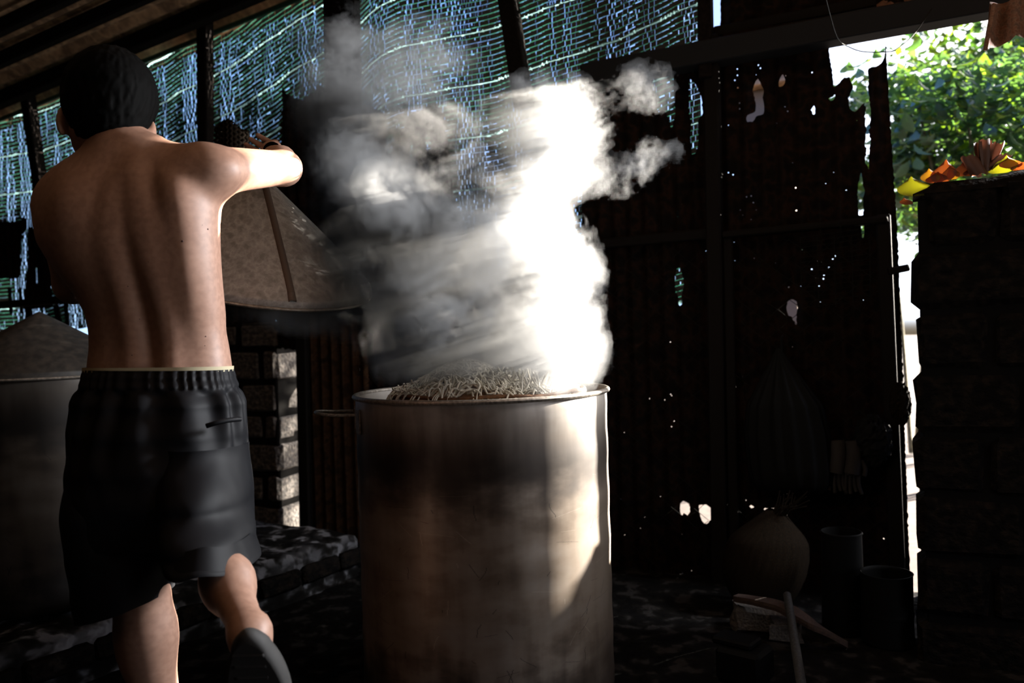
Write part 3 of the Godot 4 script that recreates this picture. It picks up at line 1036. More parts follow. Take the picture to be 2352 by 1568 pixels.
func tree(called: String, label: String, px: float, py: float, d: float, rx: float, ry: float, rz: float, count: int, tint: Array, size: float, sd: int, stems := 4) -> void:
	var base := at(px, py, d)
	base.y = -0.05
	var t := thing(called, label, "tree", base, "trees beyond the gate")
	var mid := at(px, py, d) - base
	var rg := RandomNumberGenerator.new()
	rg.seed = sd
	for k in stems:
		var f := rg.randf_range(-0.7, 0.7)
		var b := Mb.new()
		var top := mid + Vector3(f * rx, rg.randf_range(0.0, 0.6) * ry, rg.randf_range(-0.5, 0.5) * rz)
		b.tube(smoothline([Vector3(f * rx * 0.4, 0, 0), (top * 0.5) + Vector3(rg.randf_range(-.1, .1), 0, 0.1), top], 5), 0.022, 0.009, 6)
		put("stem", b.done(), M.stem, t)
	# clumps of leaves round the stems
	var mm := MultiMesh.new()
	mm.transform_format = MultiMesh.TRANSFORM_3D
	mm.use_colors = true
	mm.mesh = leaf_mesh(size, size * 0.5, 0.1)
	mm.instance_count = count
	var clumps := []
	for k in 46:
		var q := Vector3(rg.randf_range(-1, 1), rg.randf_range(-1, 1), rg.randf_range(-1, 1))
		clumps.append(mid + Vector3(q.x * rx, q.y * ry, q.z * rz))
	for k in count:
		var c: Vector3 = clumps[rg.randi() % clumps.size()]
		var off := Vector3(rg.randfn(), rg.randfn(), rg.randfn()) * Vector3(0.20, 0.15, 0.2) * minf(1.0, rx)
		var bs := Basis.from_euler(Vector3(rg.randf_range(1.2, 2.6), rg.randf_range(0, TAU), rg.randf_range(-0.6, 0.6))).scaled(Vector3.ONE * rg.randf_range(0.6, 1.25))
		mm.set_instance_transform(k, Transform3D(bs, c + off))
		var col: Color = tint[rg.randi() % tint.size()]
		mm.set_instance_color(k, col * rg.randf_range(0.75, 1.2))
	var o := MultiMeshInstance3D.new()
	o.name = "foliage"
	o.multimesh = mm
	o.material_override = M.leaf
	o.set_meta("kind", "stuff")
	t.add_child(o, true)

func outside() -> void:
	var green := [Color(0.13, 0.195, 0.18), Color(0.155, 0.225, 0.18), Color(0.12, 0.185, 0.18), Color(0.14, 0.20, 0.18), Color(0.28, 0.34, 0.10)]
	var yellow := [Color(0.16, 0.21, 0.05), Color(0.08, 0.13, 0.07), Color(0.28, 0.32, 0.06), Color(0.06, 0.11, 0.08)]
	tree("leafy_tree", "broad green tree filling the gap above the brick pier, nearest the gate", 2225, 330, 6.0, 0.72, 0.62, 0.6, 4200, green, 0.125, 41)
	tree("leafy_tree", "tall yellow-green sunlit tree at the top right under the beam", 2290, 130, 8.8, 0.9, 0.6, 0.6, 2200, yellow, 0.13, 42, 3)
	tree("leafy_tree", "pale green shrub beside the torn gate edge, lower and further back", 2100, 360, 7.5, 0.40, 0.75, 0.6, 2200, green, 0.11, 43, 5)
	tree("leafy_tree", "dense green tree far to the right behind the others", 2460, 300, 8.0, 0.6, 1.0, 0.7, 2200, green, 0.13, 44, 3)
	# unseen walls right of the picture, placed to narrow the sun's beam
	var h := Node3D.new()
	h.name = numbered("wall_unseen_shade")
	add_child(h)
	tag(h, "unseen walls and slats out of view on the right, shaping the sunbeam", "wall", "", "structure")
	slab("wall_section", Vector2(2.79, 6.5), Vector2(-0.1, 4.5), Vector2(-3.05, -3.0), M.cream_wall, "", h)
	slab("unseen_shade_screen", Vector2(1.197, 1.7), Vector2(-0.1, 3.3), Vector2(-1.02, -1.0), M.cream_wall, "", h)  # unseen, keeps the sun off the man's flank
	for k in 74:                                                # unseen slats that thin the sun on the steam, thicker towards the top
		var v := 2.66 + 0.025 * k
		slab("unseen_shade_slat", Vector2(0.9, 2.42), Vector2(v, v + 0.0115 * clampf(k / 24.0, 0.15, 1.0)), Vector2(-3.05, -3.02), M.roof_sheet, "", h)
	# cream house seen through the rust holes
	var c := on_wall(1690, 220, -5.2)
	var c2 := on_wall(1824, 220, -5.2)
	var hs := thing("house", "cream plastered house glimpsed through the rust holes in the gate", "house", wall_point(c.x, 0, -5.2))
	var b := Mb.new()
	b.box(Transform3D(wbasis(), wall_point((c.x + c2.x) / 2, 1.7, -5.2) - hs.position), Vector3(c2.x - c.x, 3.6, 0.25), 0.01)
	put("wall", b.done(false), M.cream_wall, hs)
	var rf := Mb.new()
	rf.box(Transform3D(wbasis(), wall_point((c.x + c2.x) / 2, 3.55, -5.2) - hs.position), Vector3(c2.x - c.x + 0.2, 0.08, 0.6), 0.01)
	put("roof", rf.done(false), M.roof_sheet, hs)

# ------------------------------------------------------------------ stone work
func stone_mesh(size: Vector3, rough := 0.010) -> ArrayMesh:   # a hewn block
	return box_mesh(size, minf(size.y * 0.16, 0.024), rough)

var pier_n := 0.72
func right_pier() -> void:
	var w := Node3D.new()
	w.name = numbered("wall_front")
	add_child(w)
	tag(w, "soot-black stone half wall at the right, topped by dry leaves", "wall", "", "structure")
	var n1 := pier_n
	var n0 := pier_n - 0.205
	var left := on_wall(2082, 800, n1).x
	var top := on_wall(2210, 405, n1).y
	slab("core", Vector2(left + 0.045, 2.6), Vector2(-0.1, top - 0.06), Vector2(n0 + 0.02, n1 - 0.02), M.mortar, "", w)
	var v := -0.06
	var course := 0
	while v < top - 0.05:
		var hgt := minf(0.205, top - v)
		if top - v < 0.3: hgt = top - v
		var u := left + (0.006 + 0.012 * absf(sin(course * 2.3)) + (0.05 if hgt + v >= top - 0.01 else 0.0))
		if v < 1.1 and v > 0.75: u += 0.01
		while u < 2.6:
			var wd := rng.randf_range(0.3, 0.46)
			if course % 2 == 1 and u < left + 0.1: wd = 0.22
			var o := put("stone", stone_mesh(Vector3(wd - 0.012, hgt - 0.012, n1 - n0), 0.008), M.soot_stone, w)
			o.transform = Transform3D(wbasis(), wall_point(u + wd / 2, v + hgt / 2, (n0 + n1) / 2 + rng.randf_range(-0.006, 0.006)))
			u += wd
		v += hgt
		course += 1
	# rounded cap of old mortar
	var cap := Mb.new()
	var rows := []
	for c in 30:
		var u := left + 0.03 + 1.1 * c / 29.0
		var bulge := 0.085 * (1.0 - exp(-c / 2.5)) + 0.02 * sin(c * 0.9) + 0.015 * rng.randf()
		var row := []
		for k in 9:
			var g := PI * k / 8.0
			row.append(wall_point(u, top - 0.045 + bulge * pow(sin(g), 0.6) * 0.55, lerpf(n1 + 0.004, n0 - 0.004, (1 - cos(g)) / 2)))
		rows.append(row)
	cap.sheet(rows, false, false)
	put("cap", cap.done(), M.soot_stone, w)
	slab("wall_closing", Vector2(1.5, 2.65), Vector2(1.4, 4.3), Vector2(n0 - 0.25, n0 - 0.1), M.soot_wall, "unseen sooty wall closing the shed to the right of the picture")  # out of view, keeps the right side of the shed dark
	# dry leaves lying on the cap
	var lit := [
		# px, py (foot), width px, height px, lean, material, label
		[2108, 450, 72, 44, -0.5, "yellow", "yellow-green dry leaf at the left end of the pier"],
		[2086, 470, 26, 16, -0.9, "orange", "small orange leaf hanging lowest off the pier's left corner"],
		[2148, 420, 44, 24, 0.4, "orange", "small orange leaf between the yellow leaf and the tall curled one"],
		[2140, 418, 40, 30, -0.3, "amber", "amber leaf tucked behind the tall curled orange leaf"],
		[2162, 418, 52, 48, 0.35, "orange", "tall curled orange leaf standing on the pier"],
		[2186, 412, 36, 30, -0.2, "amber", "bright amber leaf right of the tall orange leaf"],
		[2207, 405, 34, 30, 0.25, "orange", "pointed orange leaf in the middle of the row"],
		[2232, 404, 40, 22, 0.6, "orange", "flat orange leaf at the foot of the big brown curl"],
		[2296, 398, 60, 38, 0.5, "yellow", "green-yellow leaf right of the big brown curl"],
		[2325, 386, 44, 24, -0.5, "orange", "orange leaf near the right edge of the picture"],
		[2347, 392, 46, 18, 0.2, "orange", "low orange leaf cut by the right edge of the picture"],
	]
	for e in lit:
		var q := on_wall(e[0], e[1], n1 - 0.07)
		var foot := wall_point(q.x, q.y, n1 - 0.07)
		var s: float = 2.9 / F
		var b := Mb.new()
		var lrows := []
		for r in 9:
			var t := r / 8.0
			var wd: float = e[2] * s * 0.5 * pow(sin(PI * (0.12 + 0.86 * t)), 0.7) + 0.001
			var row := []
			for k in 9:
				var x := (k - 4) / 4.0
				row.append(WU * (x * wd + e[4] * t * e[3] * s * 0.6) + Vector3.UP * (t * e[3] * s * (1.0 - 0.25 * x * x)) + WN * (0.05 * x * x * e[2] * s * 4.0 * 0.25 + 0.25 * t * t * e[3] * s))
			lrows.append(row)
		b.sheet(lrows)
		var lf := put("dry_leaf", b.done(), M["leaf_" + e[5]])
		lf.position = foot
		tag(lf, e[6], "leaf", "dry leaves on the pier")
	# the big brown rolled leaf cluster
	var q2 := on_wall(2258, 402, n1 - 0.06)
	var t2 := thing("curled_leaf", "large brown rolled-up dead leaf standing tallest on the pier", "leaf", wall_point(q2.x, q2.y, n1 - 0.06), "dry leaves on the pier")
	var k2: float = 2.9 / F
	for e in [[-4, 0, -26, 44, 20, 27, 0.0], [6, 6, 6, 76, 10, 22, 0.8], [10, 10, 30, 68, 8, 20, 2.0], [12, 14, 44, 40, 10, 22, 1.2], [-2, 10, -8, 74, 8, 18, 3.0]]:
		var b := Mb.new()
		var rows2 := []
		var a: Vector3 = WU * (e[0] * k2) + Vector3.UP * (e[1] * k2)
		var z: Vector3 = WU * (e[2] * k2) + Vector3.UP * (e[3] * k2)
		for r in 8:
			var t := r / 7.0
			var rad: float = lerpf(e[4], e[5], t) * k2 * (1.0 - 0.3 * t * t)
			var row := []
			for s in 13:
				var g: float = e[6] + 4.9 * s / 12.0
				row.append(a.lerp(z, t) + (WU * cos(g) + WN * sin(g)) * rad * (0.75 + 0.25 * s / 12.0) + Vector3.UP * 0.004 * sin(s * 2.1 + r))
			rows2.append(row)
		b.sheet(rows2)
		put("blade", b.done(), M.leaf_brown, t2)

# ------------------------------------------------------------------ left: second pot, stone pillar, stove ledge, open door leaf
func left_corner() -> void:
	# pillar of hewn stone
	var pt := thing("stone_pillar", "square pillar of hewn stone blocks with its right face in the sun", "pillar")
	var pn := 0.05
	var edge := on_wall(640, 1000, pn)          # front right corner
	var pw := 0.62
	var depth := 0.42
	pt.position = wall_point(edge.x, 0, pn)
	var core := Mb.new()
	var top := on_wall(640, 738, pn).y
	core.box(Transform3D(wbasis(), wall_point(edge.x - pw / 2, top / 2, pn - depth / 2) - pt.position), Vector3(pw - 0.022, top - 0.01, depth - 0.022), 0.01)
	put("core", core.done(false), M.mortar, pt)
	var v := 0.0
	var i := 0
	while v < top - 0.03:
		var hgt := minf([0.19, 0.175, 0.185, 0.16, 0.18][i % 5], top - v)
		var u := edge.x - pw
		var cuts := [0.34, 0.28] if i % 2 == 0 else [0.2, 0.30, 0.12]
		for c in cuts:
			for row in 2:
				var dd := depth / 2
				var o := put("stone", stone_mesh(Vector3(c - 0.006, hgt - 0.007, dd - 0.004), 0.008), M.stone, pt)
				o.transform = Transform3D(wbasis(), wall_point(u + c / 2 + rng.randf_range(-0.008, 0.008), v + hgt / 2, pn - dd / 2 - row * dd) - pt.position)
			u += c
		v += hgt
		i += 1
	# door leaf of corrugated sheet in a frame, standing open beside the pillar
	var d := Node3D.new()
	d.name = numbered("door_2")
	add_child(d)
	tag(d, "open door leaf with brown corrugated sheet behind chain link, between pillar and pot", "door", "", "structure")
	rust_panel("corrugated_sheet", px_poly([690, 700, 840, 720, 860, 1262, 700, 1250], 0.12), [], [pin(735, 1209, 0.0036), pin(743, 1180, 0.0015)], M.door_sheet, d, 0.12, 0.068, 0.012)
	wall_bar(692, 700, 704, 1254, 0.07, 0.04, 0.15, M.soot_metal, d, "stile")
	wall_bar(690, 1246, 860, 1258, 0.05, 0.04, 0.15, M.soot_metal, d, "rail")
	wall_bar(690, 712, 860, 716, 0.05, 0.04, 0.15, M.soot_metal, d, "rail")
	chain_link([706, 720, 850, 724, 855, 1245, 712, 1240], 0.16, d)
	# low masonry ledge of the stoves
	var lg := thing("stove_ledge", "low ash-covered masonry stove ledge running along the left floor", "ledge")
	var a := on_floor(-260, 1568, 0.0)
	var hgt2 := 0.2
	var e0 := on_floor(-40, 1508, hgt2)
	var e1 := on_floor(640, 1285, hgt2)
	var along := (e1 - e0).normalized()
	var back := along.cross(Vector3.UP)
	if back.z > 0: back = -back
	lg.position = Vector3(e0.x, 0, e0.z)
	var ns := FastNoiseLite.new()
	ns.seed = 77; ns.frequency = 5.0; ns.fractal_octaves = 4
	var rows := []
	var lenl := (e1 - e0).length() + 0.5
	for c in 80:
		var p := e0 - along * 0.4 + along * ((lenl + 0.4) * c / 79.0)
		var row := []
		var wob := 0.02 * ns.get_noise_2d(c * 0.05, 3.0)
		row.append(Vector3(p.x, -0.02, p.z) - lg.position - back * (0.0 + wob))
		row.append(Vector3(p.x, hgt2 * 0.55, p.z) - lg.position - back * wob * 2.0)
		row.append(Vector3(p.x, hgt2 - 0.03, p.z) - lg.position - back * wob)
		for k in 14:
			var q := p + back * (0.02 + 0.06 * k)
			row.append(Vector3(q.x, hgt2 + 0.02 * ns.get_noise_2d(q.x, q.z) - (0.008 if k == 0 else 0.0), q.z) - lg.position)
		rows.append(row)
	var lb := Mb.new()
	lb.sheet(rows, false, true)
	put("top", lb.done(), M.ash, lg)
	for k in 14:
		var p := e0 - along * 0.35 + along * (0.24 * k + 0.1) - back * 0.005
		if (p - e0).length() > lenl: break
		var o := put("brick", stone_mesh(Vector3(0.225, 0.075, 0.06), 0.004), M.soot_stone, lg)
		o.transform = Transform3D(Basis(along, Vector3.UP, along.cross(Vector3.UP)), Vector3(p.x, 0.10, p.z) - lg.position)
	# second pot and its lid
	var pr := 0.36
	var pd := 3.2
	var rim := at(95, 858, pd)
	var p2 := thing("cooking_pot", "dull aluminium pot at the left edge, closed with a cone lid", "pot", Vector3(rim.x, hgt2 + 0.016, rim.z))
	pot_body(p2, pr, rim.y - hgt2 - 0.016, M.pot_shaded)
	var l2 := thing("pot_lid", "cone-shaped lid resting on the pot at the left edge", "lid", rim + Vector3(0, 0.012, 0))
	lid_parts(l2, pr + 0.012, 0.215, M.lid_shaded)
	# loose brick at the pillar's foot
	var bp := on_wall(672, 1266, 0.25)
	var br := put("loose_brick", stone_mesh(Vector3(0.11, 0.07, 0.10), 0.003), M.brick_red)
	br.transform = Transform3D(wbasis().rotated(Vector3.UP, 0.3), wall_point(bp.x, bp.y, 0.25))
	tag(br, "small red brick on the ledge at the foot of the stone pillar", "brick")
	# coir bundle hanging behind the raised arm
	var cb := thing("fibre_bundle", "ribbed bundle of woven brown fibre hanging behind the raised arm", "bundle", at(535, 300, 3.6))
	for k in 9:
		var b := Mb.new()
		var pts := []
		for s in 15:
			var x := (498.0 + 8.5 * k) + 2.5 * (1 if s % 2 == 0 else -1)
			pts.append(at(x, 287.0 + 12.0 * sin(k * 0.7 + 2.6) + s * 6.0, 3.6 - 0.03 * sin(PI * k / 8.0)) - cb.position)
		b.tube(pts, 0.011, 0.011, 6)
		put("rope", b.done(), M.straw, cb)

# ------------------------------------------------------------------ pots and lids
func pot_body(parent: Node3D, r: float, h: float, m: Material = M.pot) -> void:
	var b := Mb.new()
	var prof := []
	for q in [[0.0, 0.0], [r * 0.7, 0.0], [r * 0.95, 0.004], [r * 0.99, 0.02], [r, 0.045]]: prof.append(Vector2(q[0], q[1]))
	for k in range(1, 25): prof.append(Vector2(r + 0.0012 * sin(k * 1.7) , 0.045 + (h - 0.045) * k / 24.0))
	# inside
	for q in [[r - 0.004, h], [r - 0.005, h - 0.1], [r - 0.005, 0.3], [r - 0.012, 0.02], [0.0, 0.015]]: prof.append(Vector2(q[0], q[1]))
	b.lathe(prof, Transform3D(), 96)
	# uv: v counted by height on the outside
	for k in b.v.size(): b.uv[k] = Vector2(b.uv[k].x, clampf(1.0 - b.v[k].y / h, 0.0, 1.0))
	put("body", b.done(), m, parent)
	var rb := Mb.new()
	var ring := []
	for k in 11:
		var g := TAU * k / 10.0
		ring.append(Vector2(r + 0.003 + 0.008 * cos(g), h + 0.0075 * sin(g)))
	rb.lathe(ring, Transform3D(), 96, false)
	put("rim", rb.done(), M.pot_rim, parent)

func lid_parts(parent: Node3D, r: float, h: float, m: Material = M.lid) -> void:
	var b := Mb.new()
	var prof := []
	for q in [[r - 0.004, -0.022], [r, -0.020], [r, 0.0], [r * 0.985, 0.006]]: prof.append(Vector2(q[0], q[1]))
	for k in range(1, 14): prof.append(Vector2(r * 0.985 * (1.0 - k / 13.0) + 0.004, 0.006 + h * pow(k / 13.0, 0.96)))
	prof.append(Vector2(0.0, h + 0.007))
	b.lathe(prof, Transform3D(), 96)
	put("cone", b.done(), m, parent)
	var bead := Mb.new()
	var ring := []
	for k in 9:
		var g := TAU * k / 8.0
		ring.append(Vector2(r + 0.005 * cos(g), -0.018 + 0.005 * sin(g)))
	bead.lathe(ring, Transform3D(), 96)
	put("bead", bead.done(), M.pot_rim, parent)

var pot_at: Vector3
var pot_r := 0.395
func main_pot() -> void:
	var d := 2.7
	var c := at(1106, 899, d)
	pot_at = Vector3(c.x, 0.0, c.z)
	var h := c.y
	var p := thing("noodle_pot", "huge scorched aluminium pot in the centre, open and steaming", "pot", pot_at)
	pot_body(p, pot_r, h)
	# two bail handles on riveted plates
	for side in 2:
		var ang := PI - 0.22 if side == 0 else -1.15
		var out := Vector3(cos(ang), 0, -sin(ang) * -1.0)
		var tan_ := Vector3.UP.cross(out).normalized()
		var hd := Mb.new()
		var y := h - 0.048
		var pts := []
		for k in 17:
			var g := PI * k / 16.0
			pts.append(out * (pot_r + 0.006 + 0.115 * pow(sin(g), 0.5)) + tan_ * 0.072 * cos(g) + Vector3(0, y + 0.008 * sin(g), 0))
		hd.tube(pts, 0.0052, 0.0052, 8)
		var hn := put("handle", hd.done(), M.pot_rim, p)
		for s in [-1.0, 1.0]:
			var pl := Mb.new()
			var spot: Vector3 = (out * pot_r + tan_ * 0.075 * s).normalized() * (pot_r + 0.003) + Vector3(0, y - 0.02, 0)
			var o2 := Vector3(spot.x, 0, spot.z).normalized()
			pl.box(Transform3D(Basis(Vector3.UP.cross(o2), Vector3.UP, o2), spot), Vector3(0.045, 0.075, 0.006), 0.003)
			put("plate", pl.done(false), M.pot_rim, hn)
	# bamboo basket hanging in the pot, heaped with noodles
	var bk := thing("bamboo_basket", "brown bamboo strainer basket sitting inside the steaming pot", "basket", pot_at + Vector3(0.02, h - 0.315, 0.02))
	var bb := Mb.new()
	var prof := []
	for q in [[0.0, 0.0], [0.19, 0.0], [0.25, 0.06], [0.285, 0.17], [0.30, 0.305], [0.292, 0.31], [0.275, 0.18], [0.24, 0.07], [0.0, 0.02]]: prof.append(Vector2(q[0], q[1]))
	bb.lathe(prof, Transform3D(), 56)
	put("bowl", bb.done(), M.bamboo, bk)
	for k in 3:
		var hoop := Mb.new()
		var pts := []
		for s in 49:
			var g := TAU * s / 48.0
			pts.append(Vector3(cos(g) * (0.302 + 0.004 * sin(g * 9 + k)), 0.300 + 0.010 * k + 0.003 * sin(g * 7 + k * 2.0), sin(g) * (0.302 + 0.004 * cos(g * 11))))
		hoop.tube(pts, 0.006, 0.006, 6)
		put("hoop", hoop.done(), M.bamboo, bk)
	var nd := Mb.new()
	for k in 420:
		var g := rng.randf_range(0, TAU)
		var rr := sqrt(rng.randf()) * 0.30
		if cos(g) * rr > 0.16 and rng.randf() < 0.8: continue
		var p0 := Vector3(cos(g) * rr, 0.03 + 0.055 * (1.0 - pow(rr / 0.30, 2.0)) + 0.012 * rng.randf(), sin(g) * rr)
		var pts := [p0]
		var dir := rng.randf_range(0, TAU)
		for s in 7:
			dir += rng.randf_range(-1.1, 1.1)
			var nx: Vector3 = pts[pts.size() - 1] + Vector3(cos(dir), 0, sin(dir)) * 0.02
			var r2 := Vector2(nx.x, nx.z).length()
			if r2 > 0.315: break
			nx.y = 0.022 + 0.075 * 1.25 * exp(-pow((nx.x + 0.09) / 0.16, 2.0)) * (1.0 - pow(r2 / 0.315, 2.0)) + 0.012 * sin(s * 1.7 + k) - (0.02 if r2 > 0.305 else 0.0)
			pts.append(nx)
		if pts.size() > 2: nd.tube(smoothline(pts, 2), 0.003, 0.003, 5)
	# strands hanging over the hoop towards the front left
	for k in 16:
		var g := rng.randf_range(1.6, 2.9)
		var o := Vector3(cos(g), 0, sin(g))
		var pts := [o * 0.27 + Vector3(0, 0.04, 0), o * 0.31 + Vector3(0, 0.022, 0), o * 0.322 + Vector3(0, rng.randf_range(-0.01, 0.005), 0), (o * 0.31).rotated(Vector3.UP, 0.04) + Vector3(0, rng.randf_range(-0.005, 0.012), 0)]
		nd.tube(smoothline(pts, 4), 0.0022, 0.0022, 5)
	var no := put("noodles", nd.done(), M.noodle)
	no.position = bk.position + Vector3(0, 0.30, 0)
	tag(no, "heap of white rice noodles lying on the bamboo basket", "noodles", "", "stuff")

func pot_lid() -> void:
	var d := 2.55
	var c := at(570, 612, d)
	var t := thing("raised_lid", "cone-shaped aluminium lid with a seam, lifted off the pot", "lid", c)
	var r := 285.0 / F * d
	# up axis leans right in the picture and towards the viewer
	var up := (cx.basis * Vector3(sin(deg_to_rad(13.0)), cos(deg_to_rad(13.0)), 0.26)).normalized()
	var x := up.cross(Vector3(0, 0, 1)).normalized()
	t.basis = Basis(x, up, x.cross(up))
	lid_parts(t, r, 0.275)
	# riveted seam down the front of the cone
	var foot := (t.transform.affine_inverse() * at(694, 634, d - 0.33))
	var ang := atan2(foot.z, foot.x)
	var o := Vector3(cos(ang), 0, sin(ang))
	var seam := Mb.new()
	var side := Vector3.UP.cross(o)
	var srows := []
	for k in 14:
		var f := k / 13.0
		var p := o * (r * 0.985 * (1.0 - f) + 0.006) + Vector3(0, 0.006 + 0.275 * pow(f, 0.96), 0)
		var lift := o * 0.0035 + Vector3(0, 0.004, 0)
		srows.append([p - side * 0.011 - lift, p - side * 0.008 + lift, p + side * 0.008 + lift, p + side * 0.011 - lift])
	seam.sheet(srows, false, true)
	put("seam", seam.done(), M.seam, t)
	var kb := Mb.new()
	kb.tube([Vector3(0, 0.27, 0), Vector3(0, 0.30, 0), Vector3(0, 0.33, 0)], 0.012, 0.015, 10)
	put("knob", kb.done(), M.pot_rim, t)

# ------------------------------------------------------------------ the young man
func smin(a: float, b: float, k: float) -> float:
	var h := maxf(k - absf(a - b), 0.0) / k
	return minf(a, b) - h * h * k * 0.25

func cap(p: Vector3, a: Vector3, b: Vector3, ra: float, rb: float) -> float:   # tapered capsule
	var ab := b - a
	var t := clampf((p - a).dot(ab) / ab.length_squared(), 0.0, 1.0)
	return (p - a - ab * t).length() - lerpf(ra, rb, t)

func ell(p: Vector3, c: Vector3, r: Vector3) -> float:
	var q := p - c
	var k := (q / r).length()
	return (k - 1.0) * minf(r.x, minf(r.y, r.z)) if k > 0.001 else -minf(r.x, minf(r.y, r.z))

func bell(x: float, s: float) -> float:
	return exp(-x * x / (s * s))

# torso: rows of the outline measured at 1.95 m (camera axes), 1 cm apart
var t_y0 := 0.0
var t_cx := PackedFloat32Array()
var t_a := PackedFloat32Array()
var t_back := PackedFloat32Array()
var t_th := PackedFloat32Array()
var t_sp := PackedFloat32Array()
const TD := 1.985

func torso_rows() -> void:
	# y, left, right (pixels), depth of the back surface, thickness, x of the spine
	var R := [
		[340, 215, 345, 1.945, 0.13, 300], [365, 178, 420, 1.915, 0.17, 312], [390, 140, 478, 1.892, 0.20, 320], [420, 118, 505, 1.872, 0.22, 326], [450, 104, 514, 1.860, 0.235, 331],
		[480, 92, 513, 1.853, 0.24, 336], [520, 88, 511, 1.850, 0.24, 341], [560, 96, 512, 1.852, 0.235, 346], [600, 120, 513, 1.858, 0.225, 351], [640, 148, 514, 1.868, 0.215, 358],
		[680, 178, 515, 1.880, 0.205, 365], [720, 196, 516, 1.890, 0.20, 371], [760, 203, 515, 1.897, 0.195, 376], [800, 204, 521, 1.900, 0.195, 380], [840, 203, 527, 1.893, 0.20, 384],
		[880, 207, 528, 1.886, 0.20, 388], [930, 206, 534, 1.876, 0.21, 390], [990, 220, 524, 1.89, 0.19, 390]]
	t_y0 = -(990.0 - 784.0) / F * TD
	var y1 := -(340.0 - 784.0) / F * TD
	var count := int((y1 - t_y0) / 0.01) + 1
	for k in count:
		var py := 784.0 - (t_y0 + k * 0.01) * F / TD
		var j := 0
		while j < R.size() - 2 and R[j + 1][0] < py: j += 1
		var f := clampf((py - R[j][0]) / float(R[j + 1][0] - R[j][0]), 0.0, 1.0)
		var l := lerpf(R[j][1], R[j + 1][1], f)
		var r := lerpf(R[j][2], R[j + 1][2], f)
		t_cx.append(((l + r) / 2.0 - 1176.0) / F * TD)
		t_a.append((r - l) / 2.0 / F * TD)
		t_back.append(lerpf(R[j][3], R[j + 1][3], f))
		t_th.append(lerpf(R[j][4], R[j + 1][4], f))
		t_sp.append((lerpf(R[j][5], R[j + 1][5], f) - 1176.0) / F * TD)

func relief(x: float, y: float, sp: float) -> float:           # grooves (+) and swellings (-) of the back, metres
	var py := 784.0 - y * F / TD
	var px := 1176.0 + x * F / TD
	var dx := x - sp
	var lower := smoothstep(480.0, 720.0, py)
	var d := 0.013 * bell(dx, 0.017) * (0.35 + 0.65 * lower) * smoothstep(380.0, 480.0, py)
	d -= 0.010 * (bell(dx - 0.046, 0.026) + bell(dx + 0.044, 0.026)) * (0.25 + 0.75 * lower)
	# shoulder blades, drawn apart by the lifted arm
	d -= 0.016 * bell((px - 452.0 + (py - 440.0) * -0.12) / 1000.0, 0.042) * bell((py - 455.0) / 1000.0, 0.085)
	d += 0.009 * bell((px - 398.0 - (py - 440.0) * 0.25) / 1000.0, 0.020) * bell((py - 440.0) / 1000.0, 0.075)
	d -= 0.014 * bell((px - 205.0 - (py - 460.0) * 0.1) / 1000.0, 0.055) * bell((py - 480.0) / 1000.0, 0.095)
	d += 0.007 * bell((px - 285.0 + (py - 440.0) * 0.1) / 1000.0, 0.022) * bell((py - 450.0) / 1000.0, 0.085)
	d -= 0.006 * bell((px - 345.0) / 1000.0, 0.03) * bell((py - 385.0) / 1000.0, 0.04)
	d -= 0.007 * bell((px - 470.0) / 1000.0, 0.03) * bell((py - 640.0) / 1000.0, 0.10)
	return d

func torso(p: Vector3) -> float:
	var fy := (p.y - t_y0) / 0.01
	var k := clampi(int(fy), 0, t_a.size() - 2)
	var f := clampf(fy - k, 0.0, 1.0)
	var a := lerpf(t_a[k], t_a[k + 1], f)
	var b := lerpf(t_th[k], t_th[k + 1], f) * 0.5
	var cz := -lerpf(t_back[k], t_back[k + 1], f) - b
	cz += 0.11 * (p.x - lerpf(t_cx[k], t_cx[k + 1], f)) * smoothstep(0.0, 0.3, p.y - t_y0)
	var dx := absf(p.x - lerpf(t_cx[k], t_cx[k + 1], f)) / a
	var dz := absf(p.z - cz) / b
	var q := pow(pow(dx, 2.5) + pow(dz, 2.5), 0.4)
	var d := (q - 1.0) * minf(a, b)
	if p.z > cz and d < 0.05 and d > -0.06: d += relief(p.x, p.y, lerpf(t_sp[k], t_sp[k + 1], f))
	var over := maxf(fy - (t_a.size() - 1), -fy) * 0.01
	return maxf(d, over) if over > 0.0 else d

var P_sh_r: Vector3; var P_el_r: Vector3; var P_wr_r: Vector3
var P_sh_l: Vector3; var P_el_l: Vector3; var P_wr_l: Vector3

func upper_body(p: Vector3) -> float:
	var d := torso(p)
	# neck and trapezius
	d = smin(d, cap(p, cs(292, 372, 1.985), cs(262, 278, 2.02), 0.066, 0.058), 0.05)
	d = smin(d, cap(p, cs(300, 352, 1.985), P_sh_r + Vector3(-0.02, 0.012, 0), 0.05, 0.040), 0.05)
	d = smin(d, cap(p, cs(268, 372, 1.985), P_sh_l + Vector3(0.03, 0.03, 0), 0.052, 0.045), 0.06)
	# right arm, lifted and reaching forward
	var ar := cap(p, P_sh_r, P_el_r, 0.057, 0.042)
	ar = smin(ar, ell(p, P_sh_r + Vector3(0.018, 0.0, 0.005), Vector3(0.066, 0.053, 0.058)), 0.03)
	ar = smin(ar, cap(p, P_el_r, P_el_r.lerp(P_wr_r, 0.4), 0.041, 0.039), 0.02)
	ar = smin(ar, cap(p, P_el_r.lerp(P_wr_r, 0.35), P_wr_r, 0.039, 0.027), 0.03)
	d = smin(d, ar, 0.035)
	# left arm, hanging forward and bent
	var al := cap(p, P_sh_l, P_el_l, 0.056, 0.043)
	al = smin(al, cap(p, P_el_l, P_el_l.lerp(P_wr_l, 0.4), 0.042, 0.039), 0.02)
	al = smin(al, cap(p, P_el_l.lerp(P_wr_l, 0.35), P_wr_l, 0.039, 0.027), 0.03)
	return smin(d, al, 0.028)

